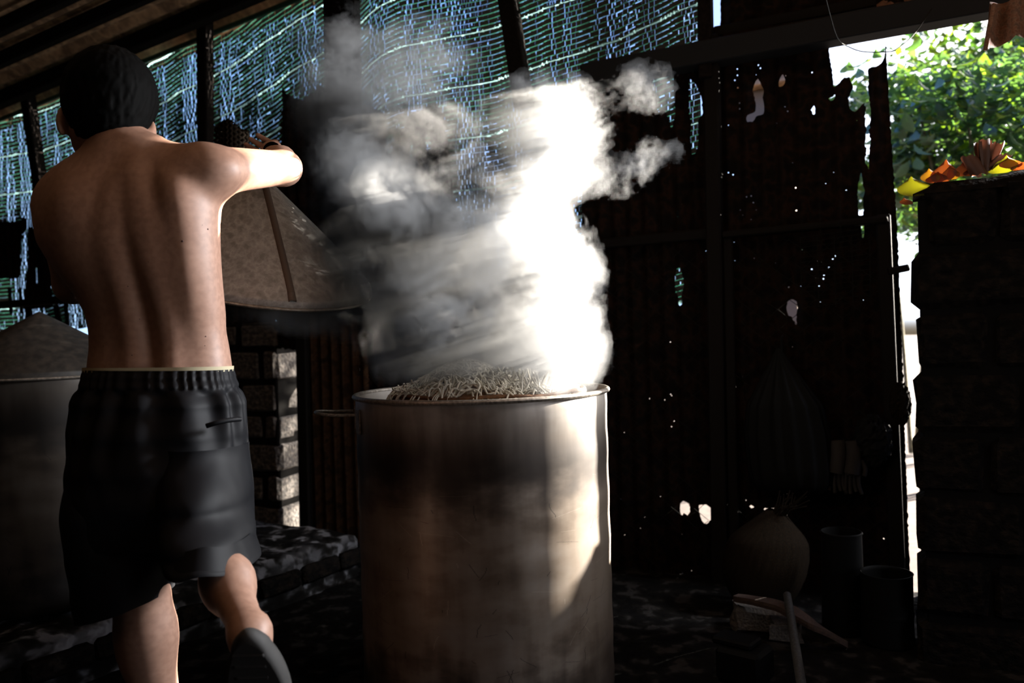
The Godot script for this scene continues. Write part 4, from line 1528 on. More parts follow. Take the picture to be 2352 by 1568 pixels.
func fill(g: Grid, fn: Callable) -> void:
	var i := 0
	for z in g.n.z:
		for y in g.n.y:
			for x in g.n.x:
				g.f[i] = fn.call(g.lo + Vector3(x, y, z) * g.h)
				i += 1

func hand_field(p: Vector3, wrist: Vector3, dir: Vector3, side: Vector3, nrm: Vector3, curl: float) -> float:
	# palm along dir, fingers spread along side, curling towards -nrm
	var q := p - wrist
	var l := Vector3(q.dot(dir), q.dot(side), q.dot(nrm))
	var d := ell(l, Vector3(0.05, 0, 0), Vector3(0.058, 0.043, 0.017))
	d = smin(d, cap(l, Vector3(-0.01, 0, 0), Vector3(0.03, 0, 0), 0.026, 0.028), 0.02)
	for k in 4:
		var y := -0.031 + 0.0205 * k
		var len_: float = [0.9, 1.0, 0.95, 0.78][k]
		var a := Vector3(0.082, y, 0.004)
		var c1 := curl * 0.7
		var b := a + Vector3(cos(c1), 0, -sin(c1)) * 0.040 * len_
		var c2 := curl * 1.7
		var c := b + Vector3(cos(c2), 0, -sin(c2)) * 0.027 * len_
		var c3 := curl * 2.5
		var e := c + Vector3(cos(c3), 0, -sin(c3)) * 0.022 * len_
		var fg := minf(cap(l, a, b, 0.0095, 0.0088), minf(cap(l, b, c, 0.0088, 0.0080), cap(l, c, e, 0.0080, 0.0068)))
		d = smin(d, fg, 0.006)
	var ta := Vector3(0.025, -0.030, -0.006)
	var tb := ta + Vector3(0.032, -0.026, -0.018)
	var tc := tb + Vector3(0.026, 0.0, -0.022)
	d = smin(d, minf(cap(l, ta, tb, 0.015, 0.0105), cap(l, tb, tc, 0.0105, 0.008)), 0.012)
	return d

var HB := Basis()
var HC := Vector3.ZERO
func head_skull(l: Vector3) -> float:
	var d := ell(l, Vector3(0, 0.035, 0.012), Vector3(0.080, 0.090, 0.100))
	d = smin(d, ell(l, Vector3(0, -0.035, -0.035), Vector3(0.064, 0.085, 0.066)), 0.03)
	d = smin(d, ell(l, Vector3(0, -0.055, -0.005), Vector3(0.066, 0.045, 0.06)), 0.03)
	return d

func head_field(p: Vector3) -> float:
	var l := HB.inverse() * (p - HC)
	var d := head_skull(l)
	d = smin(d, ell(l, Vector3(0, -0.103, -0.078), Vector3(0.024, 0.017, 0.02)), 0.025)            # chin
	d = smin(d, cap(l, Vector3(0, 0.005, -0.096), Vector3(0, -0.036, -0.116), 0.009, 0.013), 0.012) # nose
	d = smin(d, ell(l, Vector3(0, 0.022, -0.088), Vector3(0.05, 0.010, 0.014)), 0.02)              # brow
	for s in [-1.0, 1.0]:
		d = maxf(d, -ell(l, Vector3(0.032 * s, 0.003, -0.112), Vector3(0.018, 0.012, 0.018)))
		d = smin(d, ell(l, Vector3(0.031 * s, 0.001, -0.088), Vector3(0.014, 0.011, 0.012)), 0.006)
		d = smin(d, ell(l, Vector3(0.045 * s, -0.028, -0.078), Vector3(0.022, 0.022, 0.016)), 0.02)  # cheek
		# ear: tilted disc with a hollow, standing off the skull
		var e := l - Vector3(0.086 * s, -0.032, 0.010)
		e = Basis(Vector3.UP, -0.45 * s) * e
		var ear := ell(e, Vector3.ZERO, Vector3(0.011, 0.034, 0.021))
		ear = maxf(ear, -ell(e, Vector3(0.010 * s, 0.004, -0.004), Vector3(0.008, 0.022, 0.012)))
		d = smin(d, ear, 0.010)
	d = smin(d, ell(l, Vector3(0, -0.062, -0.104), Vector3(0.023, 0.006, 0.010)), 0.006)
	d = smin(d, ell(l, Vector3(0, -0.074, -0.101), Vector3(0.020, 0.007, 0.010)), 0.006)
	d = smin(d, cap(p, HC + HB * Vector3(0, -0.04, 0.03), cs(285, 335, 1.995), 0.058, 0.060), 0.03)    # neck
	return d

var hair_noise := FastNoiseLite.new()
func hair_field(p: Vector3) -> float:
	var l := HB.inverse() * (p - HC)
	var thick := 0.019 - 0.011 * smoothstep(0.0, -0.10, l.y)
	var d := ell(l, Vector3(0, 0.040, 0.014), Vector3(0.080, 0.090, 0.100) + Vector3.ONE * thick)
	d = smin(d, ell(l, Vector3(0, -0.035, 0.030), Vector3(0.068, 0.055, 0.068) + Vector3.ONE * (thick - 0.004)), 0.03)
	d += 0.0035 * hair_noise.get_noise_3d(l.x * 3.0, l.y * 1.0, l.z * 3.0)
	# hairline: high over the brow, down past the ears to the nape
	var line := lerpf(0.075, -0.092, smoothstep(-0.09, 0.035, l.z)) + 0.004 * hair_noise.get_noise_3d(l.x * 5.0, 0.0, l.z * 5.0)
	if absf(l.x) > 0.06 and l.z > -0.02: line = maxf(line, lerpf(-0.092, 0.0, smoothstep(0.055, 0.025, l.z)))
	return maxf(d, (line - l.y) * 0.8)

func person() -> void:
	torso_rows()
	P_sh_r = cs(472, 392, 1.94); P_el_r = cs(652, 386, 2.13); P_wr_r = cs(624, 350, 2.38)
	P_sh_l = cs(140, 468, 1.985); P_el_l = cs(168, 655, 2.10); P_wr_l = cs(318, 640, 2.32)
	var foot := at(400, 1830, 1.96)
	var base := Vector3(foot.x, 0.0, foot.z)
	var t := thing("person", "bare-backed young man in black shorts lifting the pot lid, seen from behind", "person", base)
	var xf := Transform3D(Basis(), -base) * cx * Transform3D(Basis().scaled(Vector3.ONE * 0.985), Vector3.ZERO)
	var b := Mb.new()
	# torso, neck and arms
	var g := Grid.new(Vector3(-1.16, -0.18, -2.42), Vector3(-0.44, 0.50, -1.78), 0.0085)
	fill(g, upper_body)
	g.mesh_into(b, 0.0, xf)
	# legs
	var kl := cs(318, 1345, 1.88); var al := cs(392, 1745, 1.93)
	var hl := cs(300, 930, 1.96)
	var leg_l := func(p: Vector3) -> float:
		var d := cap(p, hl, kl, 0.070, 0.058)
		d = smin(d, cap(p, kl, kl.lerp(al, 0.28), 0.053, 0.056), 0.03)
		d = smin(d, ell(p, kl.lerp(al, 0.27) + Vector3(0.0, 0, 0.012), Vector3(0.060, 0.12, 0.060)), 0.03)
		d = smin(d, cap(p, kl.lerp(al, 0.25), al, 0.054, 0.034), 0.03)
		d = smin(d, cap(p, al + Vector3(0, -0.03, 0.02), al + Vector3(0.0, -0.075, -0.15), 0.036, 0.024), 0.03)
		return d
	g = Grid.new(Vector3(-1.03, -1.12, -2.26), Vector3(-0.68, -0.06, -1.80), 0.011)
	fill(g, leg_l)
	g.mesh_into(b, 0.0, xf)
	var kr := cs(490, 1262, 1.83); var akr := cs(572, 1452, 1.585)
	var hr := cs(460, 930, 2.0)
	var toe_r := cs(618, 1640, 1.63)
	var leg_r := func(p: Vector3) -> float:
		var d := cap(p, hr, kr, 0.066, 0.058)
		d = smin(d, cap(p, kr, kr.lerp(akr, 0.40), 0.050, 0.046), 0.03)
		d = smin(d, ell(p, kr.lerp(akr, 0.48), Vector3(0.046, 0.060, 0.044)), 0.03)
		d = smin(d, cap(p, kr.lerp(akr, 0.42), akr, 0.045, 0.031), 0.03)
		d = smin(d, ell(p, cs(600, 1440, 1.59), Vector3(0.013, 0.016, 0.016)), 0.015)
		d = smin(d, ell(p, cs(574, 1478, 1.56), Vector3(0.033, 0.032, 0.032)), 0.02)
		d = smin(d, cap(p, akr, toe_r + Vector3(0, 0, -0.02), 0.034, 0.028), 0.03)
		return d
	g = Grid.new(Vector3(-0.88, -0.80, -2.10), Vector3(-0.36, -0.06, -1.50), 0.011)
	fill(g, leg_r)
	g.mesh_into(b, 0.0, xf)
	# head: turned to the left, bowed
	HC = cs(250, 268, 2.02)
	HB = Basis(Vector3.UP, deg_to_rad(24)) * Basis(Vector3.RIGHT, deg_to_rad(-14)) * Basis(Vector3.BACK, deg_to_rad(-5))
	HB = HB.scaled(Vector3.ONE * 1.07)
	g = Grid.new(HC - Vector3(0.135, 0.15, 0.16), HC + Vector3(0.135, 0.145, 0.145), 0.0042)
	fill(g, head_field)
	g.mesh_into(b, 0.0, xf)
	# hands
	var dr := (cs(614, 352, 2.50) - P_wr_r).normalized()
	var sr := Vector3(0.5, 0.85, 0.0)
	sr = (sr - dr * sr.dot(dr)).normalized()
	var nr := dr.cross(sr)
	g = Grid.new(P_wr_r - Vector3(0.13, 0.13, 0.18), P_wr_r + Vector3(0.13, 0.13, 0.06), 0.0036)
	fill(g, func(p: Vector3) -> float: return smin(hand_field(p, P_wr_r + dr * 0.012, dr, sr, nr, 0.75), cap(p, P_wr_r - dr * 0.05, P_wr_r, 0.029, 0.027), 0.02))
	g.mesh_into(b, 0.0, xf)
	var dl := (cs(345, 630, 2.46) - P_wr_l).normalized()
	var s2 := Vector3(0.0, 1.0, 0.0)
	s2 = (s2 - dl * s2.dot(dl)).normalized()
	var n2 := dl.cross(s2)
	g = Grid.new(P_wr_l - Vector3(0.13, 0.13, 0.18), P_wr_l + Vector3(0.13, 0.13, 0.06), 0.0042)
	fill(g, func(p: Vector3) -> float: return smin(hand_field(p, P_wr_l + dl * 0.012, dl, s2, n2, 0.6), cap(p, P_wr_l - dl * 0.05, P_wr_l, 0.029, 0.027), 0.02))
	g.mesh_into(b, 0.0, xf)
	put("body", b.done(), M.skin, t)
	# moles on the back, set on the skin where a sight line meets it
	for k in 30:
		var q := cs(rng.randf_range(150, 490), rng.randf_range(420, 820), 1.0)
		var dd := 1.6
		while dd < 2.1 and upper_body(q * dd) > 0.0005: dd += 0.002
		var mb := Mb.new()
		var rr := rng.randf_range(0.0012, 0.0022) if k > 2 else 0.0034
		mb.lathe([Vector2(0.0, 0.0008), Vector2(rr * 0.6, 0.0006), Vector2(rr, -0.001)], Transform3D(Basis(Vector3.RIGHT, PI / 2), Vector3.ZERO), 8, true)
		var mo := put("mole", mb.done(), M.mole, t)
		mo.position = xf * (q * (dd + 0.0004))
	# hair
	hair_noise.seed = 4; hair_noise.frequency = 22.0; hair_noise.fractal_octaves = 3
	var hb := Mb.new()
	g = Grid.new(HC - Vector3(0.145, 0.12, 0.16), HC + Vector3(0.145, 0.19, 0.175), 0.0042)
	fill(g, hair_field)
	g.mesh_into(hb, 0.0, xf)
	put("hair", hb.done(), M.hair, t, "short thick black hair")
	shorts(t, xf)
	shoe(t, xf, cs(566, 1486, 1.488), toe_r + (toe_r - akr) * 0.35 + Vector3(0, 0, 0.045), Vector3(0, 0, 1))
	shoe(t, xf, al + Vector3(0, -0.075, 0.05), al + Vector3(0.02, -0.10, -0.20), Vector3(0, -1, 0))

func shoe(t: Node3D, xf: Transform3D, heel: Vector3, toe: Vector3, sole_n: Vector3) -> void:
	# thick rubber clog: outline swept from the sole up to the upper's opening
	var z := (toe - heel).normalized()
	var nrm := (sole_n - z * sole_n.dot(z)).normalized()
	var x := z.cross(nrm)
	var l := 0.265
	var b := Mb.new()
	var rows := []
	for lay in 7:
		var hgt: float = [0.0, -0.004, -0.018, -0.03, -0.05, -0.066, -0.074][lay]
		var grow: float = [0.90, 1.0, 1.02, 0.98, 0.93, 0.78, 0.5][lay]
		var ring := []
		for k in 40:
			var g := TAU * k / 40.0
			var along := 0.5 - 0.5 * cos(g)
			var wide := 0.037 + 0.012 * along + 0.006 * sin(along * PI)
			var p := heel + z * (l * (0.5 + (along - 0.5) * grow) - 0.02) + x * wide * grow * sin(g) * (1.25 if absf(sin(g)) < 0.7 else 1.12) + nrm * hgt
			if lay >= 4: p += nrm * 0.014 * (1.0 - along)
			ring.append(xf * p)
		rows.append(ring)
	b.sheet(rows, true, true)
	b.face(rows[0], xf * (heel - nrm * 0.04))
	b.face(rows[6], xf * (heel - nrm * 0.02))
	# tread ribs across the sole
	var tr := Mb.new()
	for k in 9:
		var c := heel + z * (0.02 + 0.026 * k) + nrm * 0.001
		bar_into(tr, xf * (c - x * 0.028), xf * (c + x * 0.028), 0.006, 0.004, xf.basis * nrm, 0.001)
	var s := put("shoe", b.done(), M.rubber, t, "dark grey rubber clog")
	put("tread", tr.done(false), M.rubber, s)

func shorts(t: Node3D, xf: Transform3D) -> void:
	var ns := FastNoiseLite.new()
	ns.seed = 21; ns.frequency = 2.2; ns.fractal_octaves = 3
	# rows: y, left, right, centre depth, half thickness; 1.97 m is the middle of the body
	var hip := [[848, 204, 531, 1.985, 0.112], [866, 201, 534, 1.982, 0.120], [886, 198, 540, 1.978, 0.128], [930, 186, 553, 1.972, 0.142], [1000, 173, 558, 1.960, 0.155], [1080, 168, 558, 1.945, 0.165], [1150, 170, 557, 1.93, 0.165], [1230, 176, 557, 1.92, 0.160]]
	var legl := [[1060, 182, 380, 1.945, 0.120], [1180, 172, 392, 1.92, 0.140], [1260, 182, 393, 1.905, 0.135], [1330, 194, 388, 1.895, 0.128], [1384, 206, 380, 1.89, 0.120]]
	var legr := [[1020, 392, 550, 1.935, 0.125], [1150, 388, 558, 1.885, 0.155], [1240, 402, 566, 1.825, 0.158], [1284, 414, 574, 1.79, 0.155]]
	var b := Mb.new()
	var parts := [hip, legl, legr]
	for pi in 3:
		var R: Array = parts[pi]
		var rows := []
		var count := 120 if pi == 0 else 60
		for r in count + 1:
			var py := lerpf(R[0][0], R[R.size() - 1][0], float(r) / count)
			var j := 0
			while j < R.size() - 2 and R[j + 1][0] < py: j += 1
			var f := clampf((py - R[j][0]) / float(R[j + 1][0] - R[j][0]), 0.0, 1.0)
			var f2 := f * f * (3 - 2 * f)
			var l := lerpf(R[j][1], R[j + 1][1], f2)
			var rt := lerpf(R[j][2], R[j + 1][2], f2)
			var cz := lerpf(R[j][3], R[j + 1][3], f2)
			var th := lerpf(R[j][4], R[j + 1][4], f2)
			var ring := []
			var sides := 260 if pi == 0 else 120
			for s in sides:
				var g := TAU * s / sides
				var cg := cos(g)
				var sg := sin(g)
				var ex := signf(cg) * pow(absf(cg), 0.85)
				var ez := signf(sg) * pow(absf(sg), 0.85)
				var sc := cz / F
				var p := Vector3(((l + rt) / 2 + (rt - l) / 2 * ex - 1176.0) * sc, 0, -cz + th * ez)
				var y_px := py
				if pi == 1 and r == count: y_px += 0
				# hem of the left leg slants up to the right
				if pi == 1: y_px += (-(p.x - (290.0 - 1176.0) * sc) / sc) * 0.30 * smoothstep(1250.0, 1384.0, py)
				if pi == 2: y_px += 6.0 * sin((p.x / sc) * 0.06) * smoothstep(1200.0, 1284.0, py)
				p.y = -(y_px - 784.0) * sc
				var o := Vector3(ex / maxf((rt - l) / 2 * sc, 0.01), 0, ez / th).normalized()
				var fold := 0.0
				if pi == 0:
					var wb := smoothstep(846.0, 852.0, py) * (1.0 - smoothstep(884.0, 894.0, py))
					fold += wb * 0.0032 * (0.25 + 0.75 * absf(sg)) * sin(s * 1.05 + 0.8 * sin(s * 0.31) + (py - 850.0) * 0.02)
					var below := smoothstep(886.0, 905.0, py) * (1.0 - smoothstep(930.0, 1110.0, py))
					fold += below * 0.009 * sin(s * 0.34 + 1.7 * sin(s * 0.083) + (py - 900.0) * 0.006 * (p.x / sc + 810.0) * 0.01)
					fold += 0.012 * ns.get_noise_3d(p.x * 2.4 + p.y * 1.0, p.y * 0.9, p.z * 2.0) * smoothstep(920.0, 1040.0, py)
				else:
					fold += 0.006 + 0.009 * ns.get_noise_3d(p.x * 2.4, p.y * 1.2 + 4.0, p.z * 2.0)
				ring.append(xf * (p + o * fold))
			rows.append(ring)
		b.sheet(rows, true, false)
		var mid := Vector3.ZERO
		for q in rows[count]: mid += q
		mid /= rows[count].size()
		if pi > 0:                                               # hem turned inward
			var inner := []
			for q in rows[count]: inner.append((q as Vector3).lerp(mid, 0.22) + Vector3(0, 0.05, 0))
			b.sheet([rows[count], inner], true, false)
	var sh := put("shorts", b.done(), M.shorts, t, "black shorts with gathered waistband")
	# waistband of the underwear showing above
	var ub := Mb.new()
	var urows := []
	for r in 3:
		var ring := []
		for s in 120:
			var g := TAU * s / 120.0
			var cz := 1.985
			var sc := cz / F
			var p := Vector3((366.0 + 165.0 * signf(cos(g)) * pow(absf(cos(g)), 0.85) - 1176.0) * sc, -((842.0 + r * 6.0 + 2.0 * cos(g + 2.6)) - 784.0) * sc, -cz + 0.109 * signf(sin(g)) * pow(absf(sin(g)), 0.85))
			ring.append(xf * p)
		urows.append(ring)
	ub.sheet(urows, true, false)
	put("underwear_band", ub.done(), M.cream_band, t, "cream elastic band")
	# zipped back pocket and drawstring ends
	var pk := Mb.new()
	var pts := []
	for k in 9:
		var f := k / 8.0
		pts.append(xf * cs(lerpf(474, 552, f), lerpf(978, 962, f) - 3 * sin(f * PI), lerpf(1.823, 1.872, f * f)))
	pk.tube(smoothline(pts, 3), 0.0055, 0.0055, 6)
	put("pocket_welt", pk.done(), M.shorts, sh)
	var ds := Mb.new()
	for e in [[180, 1092, 168, 1134], [184, 1092, 177, 1136]]:
		ds.tube(smoothline([xf * cs(188, 1040, 1.93), xf * cs(e[0], e[1], 1.92), xf * cs(e[2], e[3], 1.92)], 5), 0.0035, 0.002, 6)
	put("drawstring", ds.done(), M.shorts, sh)

# ------------------------------------------------------------------ things on and before the gate
func clutter() -> void:
	# carrier bag hung from the chain link
	var n := 0.11
	var q := on_wall(1795, 805, n)
	var bg := thing("plastic_bag", "grey plastic carrier bag hanging pleated from the gate", "bag", wall_point(q.x, q.y, n))
	var pr := [[800, 5, 0.006], [830, 20, 0.02], [880, 50, 0.045], [930, 80, 0.065], [1000, 92, 0.075], [1080, 92, 0.08], [1115, 86, 0.07], [1128, 70, 0.045]]
	var rows := []
	for r in 36:
		var py := lerpf(800, 1128, r / 35.0)
		var j := 0
		while j < pr.size() - 2 and pr[j + 1][0] < py: j += 1
		var f: float = clampf((py - pr[j][0]) / float(pr[j + 1][0] - pr[j][0]), 0, 1)
		var wd := lerpf(pr[j][1], pr[j + 1][1], f) * 3.55 / F
		var th := lerpf(pr[j][2], pr[j + 1][2], f)
		var v := on_wall(1795, py, n).y
		var ring := []
		for s in 72:
			var g := TAU * s / 72.0
			var pleat := 1.0 + 0.10 * sin(s * 1.3 + 0.5 * sin(s * 0.4)) * (1.0 - 0.5 * r / 35.0)
			ring.append(WU * (wd * cos(g) * pleat + 0.0012 * (r - 10)) + Vector3(0, v - q.y, 0) + WN * (th * sin(g) * pleat))
		rows.append(ring)
	var b := Mb.new()
	b.sheet(rows, true, false)
	put("bag", b.done(), M.plastic_bag, bg)
	var kn := Mb.new()
	kn.tube(smoothline([wall_point(q.x, q.y, n) - bg.position, WU * 0.004 + Vector3(0, 0.05, -0.01), WN * -0.05 + Vector3(0, 0.062, 0)], 5), 0.005, 0.004, 6)
	put("knot", kn.done(), M.plastic_bag, bg)
	# work gloves and a crumpled bag beside it
	var gp := on_wall(1940, 1012, 0.1)
	var gl := thing("work_gloves", "pair of limp brown work gloves hanging right of the carrier bag", "gloves", wall_point(gp.x, gp.y, 0.1))
	for side in 2:
		var gb := Mb.new()
		var ox := -0.028 + 0.06 * side
		gb.tube(smoothline([Vector3(ox, 0, 0), Vector3(ox + 0.004, -0.06, 0.01), Vector3(ox - 0.006, -0.13, 0.012)], 5), 0.03, 0.033, 10)
		for k in 4:
			var fx := ox - 0.026 + 0.016 * k
			gb.tube(smoothline([Vector3(fx, -0.12, 0.012), Vector3(fx - 0.004, -0.17, 0.014), Vector3(fx + 0.006 * (k - 1.5), -0.205 - 0.01 * (k % 2), 0.02)], 4), 0.0095, 0.007, 6)
		gb.tube(smoothline([Vector3(ox + 0.028, -0.07, 0.012), Vector3(ox + 0.045, -0.11, 0.014), Vector3(ox + 0.04, -0.14, 0.018)], 4), 0.011, 0.008, 6)
		var go := put("glove", gb.done(), M.glove, gl)
		go.basis = wbasis()
	var cp := on_wall(2004, 1012, 0.1)
	var ns := FastNoiseLite.new()
	ns.seed = 6; ns.frequency = 14.0; ns.fractal_octaves = 3; ns.fractal_type = FastNoiseLite.FRACTAL_RIDGED
	crumple("crumpled_bag", "crumpled thin plastic bag stuffed by the gate's edge, above the drum", "bag", wall_point(cp.x, cp.y, 0.1), Vector3(0.065, 0.09, 0.04), M.plastic_bag, ns)
	var hp := on_wall(2068, 925, 0.11)
	crumple("rag_bundle", "frayed bundle tied to the gate edge next to the pier", "bundle", wall_point(hp.x, hp.y, 0.14), Vector3(0.035, 0.075, 0.035), M.straw, ns)
	# woven straw sack lying against the gate, tied at the neck
	var sp := on_floor(1760, 1385, 0.0)
	sp += WN * 0.02
	var sk := thing("straw_sack", "round woven straw sack tied at its neck, leaning on the gate", "sack", sp)
	var sh := Mb.new()
	var hgt := 0.40
	var srows := []
	for r in 30:
		var t := r / 29.0
		var wd := 0.165 * pow(sin(PI * (0.10 + 0.80 * t)), 0.7) * (1.0 if t < 0.7 else 1.0 - 0.55 * pow((t - 0.7) / 0.3, 1.3))
		var ring := []
		for s in 90:
			var g := TAU * s / 90.0
			var rib := 1.0 + 0.02 * sin(s * 2.1 + r * 0.5)
			ring.append(wbasis() * Vector3(wd * cos(g) * rib + 0.05 * t * t, hgt * t, 0.11 * wd / 0.165 * sin(g) * rib + 0.10 - 0.06 * t))
		srows.append(ring)
	sh.sheet(srows, true, true)
	put("body", sh.done(), M.straw, sk)
	var nk := Mb.new()
	for k in 26:
		var g := k * 2.4
		var o := Vector3(0.05 + 0.03 * cos(g), hgt * 0.93, 0.05 + 0.02 * sin(g))
		nk.tube(smoothline([wbasis() * o, wbasis() * (o + Vector3(0.03, 0.03, 0)), wbasis() * (o + Vector3(0.075 + 0.03 * cos(g * 3.1), 0.075 + 0.03 * sin(g * 1.7), 0.02 * sin(g)))], 3), 0.004, 0.002, 4)
	put("neck_straws", nk.done(), M.straw, sk)
	# split plank, two stones and an iron bar
	var pl := thing("plank", "weathered split plank lying aslant over two stones", "plank", on_floor(1700, 1400, 0.03))
	var pb := Mb.new()
	var prow := []
	var path := [on_floor(1690, 1372, 0.12), on_floor(1790, 1392, 0.13), on_floor(1870, 1436, 0.09), on_floor(1944, 1478, 0.02)]
	var line := smoothline(path, 8)
	for k in line.size():
		var f := float(k) / (line.size() - 1)
		var dir: Vector3 = (line[mini(k + 1, line.size() - 1)] - line[maxi(k - 1, 0)]).normalized()
		var sd := dir.cross(Vector3.UP).normalized()
		var w2 := 0.03 * (0.35 + 0.65 * sin(PI * clampf(f * 0.9 + 0.1, 0, 1))) + 0.002 * sin(k * 1.3)
		var ring := []
		for e in [[-1, 1], [1, 1], [1.05, 0], [1, -1], [-1, -1], [-1.05, 0]]: ring.append(line[k] + sd * w2 * e[0] + Vector3.UP * 0.011 * e[1] - pl.position)
		prow.append(ring)
	pb.sheet(prow, true, false)
	pb.face(prow[0], line[2] - pl.position); pb.face(prow[prow.size() - 1], line[line.size() - 3] - pl.position)
	put("board", pb.done(false), M.plank, pl)
	for e in [[1744, 1434, Vector3(0.20, 0.09, 0.10), "broad pale stone under the plank's upper end"], [1802, 1460, Vector3(0.115, 0.075, 0.08), "smaller pale stone in front of the plank, beside the iron bar"]]:
		var fp := on_floor(e[0], e[1] + 8, 0.0)
		var st := put("stone", stone_mesh(e[2], 0.012), M.pale_stone)
		st.transform = Transform3D(wbasis().rotated(Vector3.UP, 0.2), fp + Vector3(0, e[2].y * 0.46, 0))
		tag(st, e[3], "stone")
	var ir := Mb.new()
	ir.tube(smoothline([at(1808, 1366, 3.05), at(1820, 1440, 2.85), at(1845, 1600, 2.5), at(1866, 1740, 2.28)], 8), 0.014, 0.017, 10)
	var io := put("iron_bar", ir.done(), M.pipe)
	tag(io, "rough grey iron bar slanting up from the bottom edge before the sack", "bar")
	# tall tin cylinder and a drum by the pier
	var c1 := on_floor(1938, 1448, 0.0)
	var tin := thing("tall_tin", "tall sooty sheet-metal cylinder standing before the gate", "cylinder", c1)
	var tb := Mb.new()
	var tr := 45.0 / F * 3.3
	tb.lathe([Vector2(0, 0.0), Vector2(tr, 0.0), Vector2(tr * 0.93, 0.36), Vector2(tr * 0.93 + 0.004, 0.365), Vector2(tr * 0.93, 0.37), Vector2(tr * 0.9, 0.37), Vector2(tr * 0.9, 0.05), Vector2(0, 0.04)], Transform3D(), 40)
	put("shell", tb.done(), M.bucket, tin)
	var c2 := on_floor(2040, 1478, 0.0)
	var dr := thing("drum", "dark open drum standing against the pier", "drum", c2)
	var db := Mb.new()
	var rr := 55.0 / F * 3.1
	var dh := 0.25
	db.lathe([Vector2(0, 0), Vector2(rr * 0.95, 0), Vector2(rr, 0.015), Vector2(rr * 0.97, dh * 0.4), Vector2(rr, dh * 0.43), Vector2(rr, dh * 0.47), Vector2(rr * 0.97, dh * 0.5), Vector2(rr * 0.98, dh), Vector2(rr * 1.01, dh + 0.004), Vector2(rr * 0.95, dh + 0.005), Vector2(rr * 0.93, dh - 0.01), Vector2(rr * 0.93, 0.03), Vector2(0, 0.03)], Transform3D(), 48)
	put("shell", db.done(), M.bucket, dr)
	# small iron fire box
	var fb := thing("fire_box", "small dark iron box on the floor near the bottom edge", "box", on_floor(1712, 1560, 0.0))
	var bx := wbasis().rotated(Vector3.UP, -0.25)
	var fm := Mb.new()
	fm.box(Transform3D(bx, Vector3(0, 0.055, 0)), Vector3(0.15, 0.11, 0.13), 0.012)
	put("body", fm.done(false), M.bucket, fb)
	var lm := Mb.new()
	lm.box(Transform3D(bx, Vector3(-0.02, 0.122, -0.02)), Vector3(0.135, 0.022, 0.09), 0.006)
	put("lid", lm.done(false), M.bucket, fb)
	# sagging black cable
	var wire := Mb.new()
	wire.tube(smoothline([at(1893, -20, 3.05), at(1908, 40, 3.1), at(1925, 90, 3.15), at(1950, 108, 3.2), at(1985, 119, 3.2), at(2040, 119, 3.2), at(2060, 112, 3.2), at(2098, 80, 3.25), at(2140, 20, 3.3)], 8), 0.0022, 0.0022, 5)
	var wo := put("cable", wire.done(), M.wire)
	tag(wo, "thin black cable sagging below the beam over the torn gate", "cable")
	var w2 := Mb.new()
	w2.tube(smoothline([at(2060, 112, 3.2), at(2048, 128, 3.2), at(2036, 150, 3.2)], 5), 0.0012, 0.0008, 4)
	put("loose_end", w2.done(), M.wire, wo)
	# pale ash flakes on the floor
	for e in [[1432, 1419, 0.05], [1468, 1400, 0.02], [1578, 1432, 0.028], [1610, 1440, 0.022], [1600, 1424, 0.016]]:
		pass

func crumple(called: String, label: String, category: String, where: Vector3, r: Vector3, m: Material, ns: FastNoiseLite) -> void:
	var rows := []
	for k in 25:
		var a := PI * k / 24.0
		var ring := []
		for s in 36:
			var g := TAU * s / 36.0
			var d := Vector3(sin(a) * cos(g), cos(a), sin(a) * sin(g))
			ring.append(wbasis() * (d * r * (1.0 + 0.30 * ns.get_noise_3d(d.x * 0.3 + where.x, d.y * 0.3, d.z * 0.3))))
		rows.append(ring)
	var b := Mb.new()
	b.sheet(rows, true, false)
	var o := put(called, b.done(false), m)
	o.position = where
	tag(o, label, category)

# ------------------------------------------------------------------ steam
var st_c := PackedVector3Array()
var st_r := PackedVector3Array()
var st_w := PackedFloat32Array()

func puff(px: float, py: float, rx: float, ry: float, d: float, rd: float, w: float) -> void:
	st_c.append(cs(px, py, d))
	st_r.append(Vector3(rx / F * d, ry / F * d, rd))
	st_w.append(w)

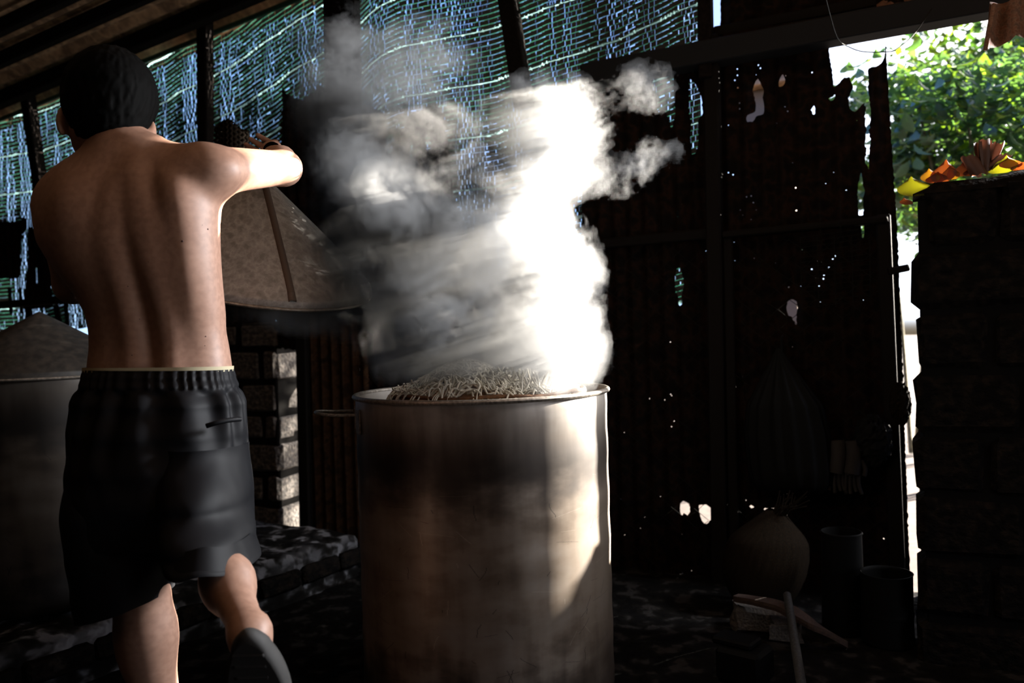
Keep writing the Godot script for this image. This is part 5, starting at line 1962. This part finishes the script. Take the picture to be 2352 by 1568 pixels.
func steam() -> void:
	puff(1250, 800, 150, 120, 2.58, 0.24, 0.8)
	puff(1290, 800, 110, 120, 2.44, 0.16, 0.75)
	puff(1120, 840, 240, 75, 2.62, 0.30, 1.0)
	puff(1120, 760, 150, 110, 2.42, 0.18, 1.0)
	puff(1160, 660, 190, 140, 2.44, 0.22, 0.9)
	puff(1060, 560, 200, 130, 2.36, 0.20, 1.1)
	puff(1320, 690, 75, 165, 2.48, 0.16, 0.65)
	puff(1280, 640, 110, 150, 2.44, 0.16, 0.7)
	puff(1180, 540, 160, 110, 2.40, 0.18, 0.9)
	puff(1255, 285, 150, 120, 2.57, 0.14, 1.9)
	puff(1190, 425, 150, 80, 2.54, 0.17, 1.1)
	puff(930, 590, 170, 130, 2.26, 0.16, 0.9)
	puff(890, 640, 130, 90, 2.22, 0.12, 0.8)
	puff(985, 700, 150, 105, 2.26, 0.14, 1.15)
	puff(890, 480, 140, 110, 2.24, 0.13, 0.85)
	puff(920, 560, 190, 160, 2.48, 0.26, 1.0)
	puff(850, 430, 150, 180, 2.46, 0.24, 0.95)
	puff(800, 540, 110, 120, 2.42, 0.2, 0.8)
	puff(780, 260, 115, 180, 2.65, 0.26, 0.75)
	puff(910, 130, 230, 170, 2.80, 0.28, 0.44)
	puff(760, 90, 110, 150, 2.85, 0.28, 0.40)
	puff(990, 320, 160, 130, 2.65, 0.24, 0.5)
	puff(690, 720, 180, 55, 2.34, 0.15, 0.9)
	puff(850, 690, 160, 80, 2.40, 0.18, 0.85)
	puff(960, 780, 180, 110, 2.44, 0.22, 0.9)
	puff(1030, 815, 170, 70, 2.40, 0.12, 1.0)
	puff(1400, 400, 95, 70, 2.45, 0.14, 0.42)
	puff(1480, 200, 100, 70, 2.5, 0.12, 0.34)
	puff(1500, 360, 90, 60, 2.5, 0.12, 0.28)
	var t := thing("steam", "white cloud of steam billowing up from the open pot", "steam", pot_at + Vector3(0, 0.9, 0), "", "stuff")
	var n1 := FastNoiseLite.new()
	n1.seed = 51; n1.frequency = 2.6; n1.fractal_octaves = 2
	var n2 := FastNoiseLite.new()
	n2.seed = 52; n2.frequency = 5.6; n2.fractal_octaves = 5; n2.fractal_gain = 0.62
	n2.domain_warp_enabled = true
	n2.domain_warp_amplitude = 0.30
	n2.domain_warp_frequency = 3.2
	n2.domain_warp_fractal_octaves = 3
	var step := 0.0105
	var g := Grid.new(Vector3(-0.88, -0.16, -3.25), Vector3(0.50, 1.03, -2.10), step)
	var rim := cx.affine_inverse() * (pot_at + Vector3(0, 0.88, 0))
	var i := 0
	var m := st_c.size()
	for z in g.n.z:
		for y in g.n.y:
			for x in g.n.x:
				var p := g.lo + Vector3(x, y, z) * step
				var best := 0.0
				if x > 0 and y > 0 and z > 0 and x < g.n.x - 1 and y < g.n.y - 1 and z < g.n.z - 1:
					var s := 0.0
					for k in m:
						var q := (p - st_c[k]) / st_r[k]
						var d := q.length_squared()
						if d < 1.7: s += st_w[k] * (1.0 - d / 1.7) * (1.0 - d / 1.7)
					if s > 0.02:
						var f := n2.get_noise_3dv(p)
						best = s * (1.0 + 0.6 * n1.get_noise_3dv(p) + 1.5 * f) + 1.5 * f * minf(1.0, s * 1.5 + 0.08)
						# inside the pot's mouth only
						if p.y < rim.y:
							var e := Vector2(p.x - rim.x, p.z - rim.z).length()
							best -= maxf(0.0, (e - pot_r + 0.045) * 40.0)
				g.f[i] = best
				i += 1
	var levels := [[0.20, 0.8], [0.38, 1.3], [0.60, 1.8], [0.90, 2.2], [1.3, 2.6]]
	var xf := Transform3D(Basis(), -t.position) * cx
	for e in levels:
		var b := Mb.new()
		g.mesh_into(b, e[0], xf, false, false)
		var fog := FogMaterial.new()
		fog.albedo = Color(1, 1, 1)
		fog.density = e[1]
		if b.v.size() > 3: put("vapour", b.done(), fog, t)
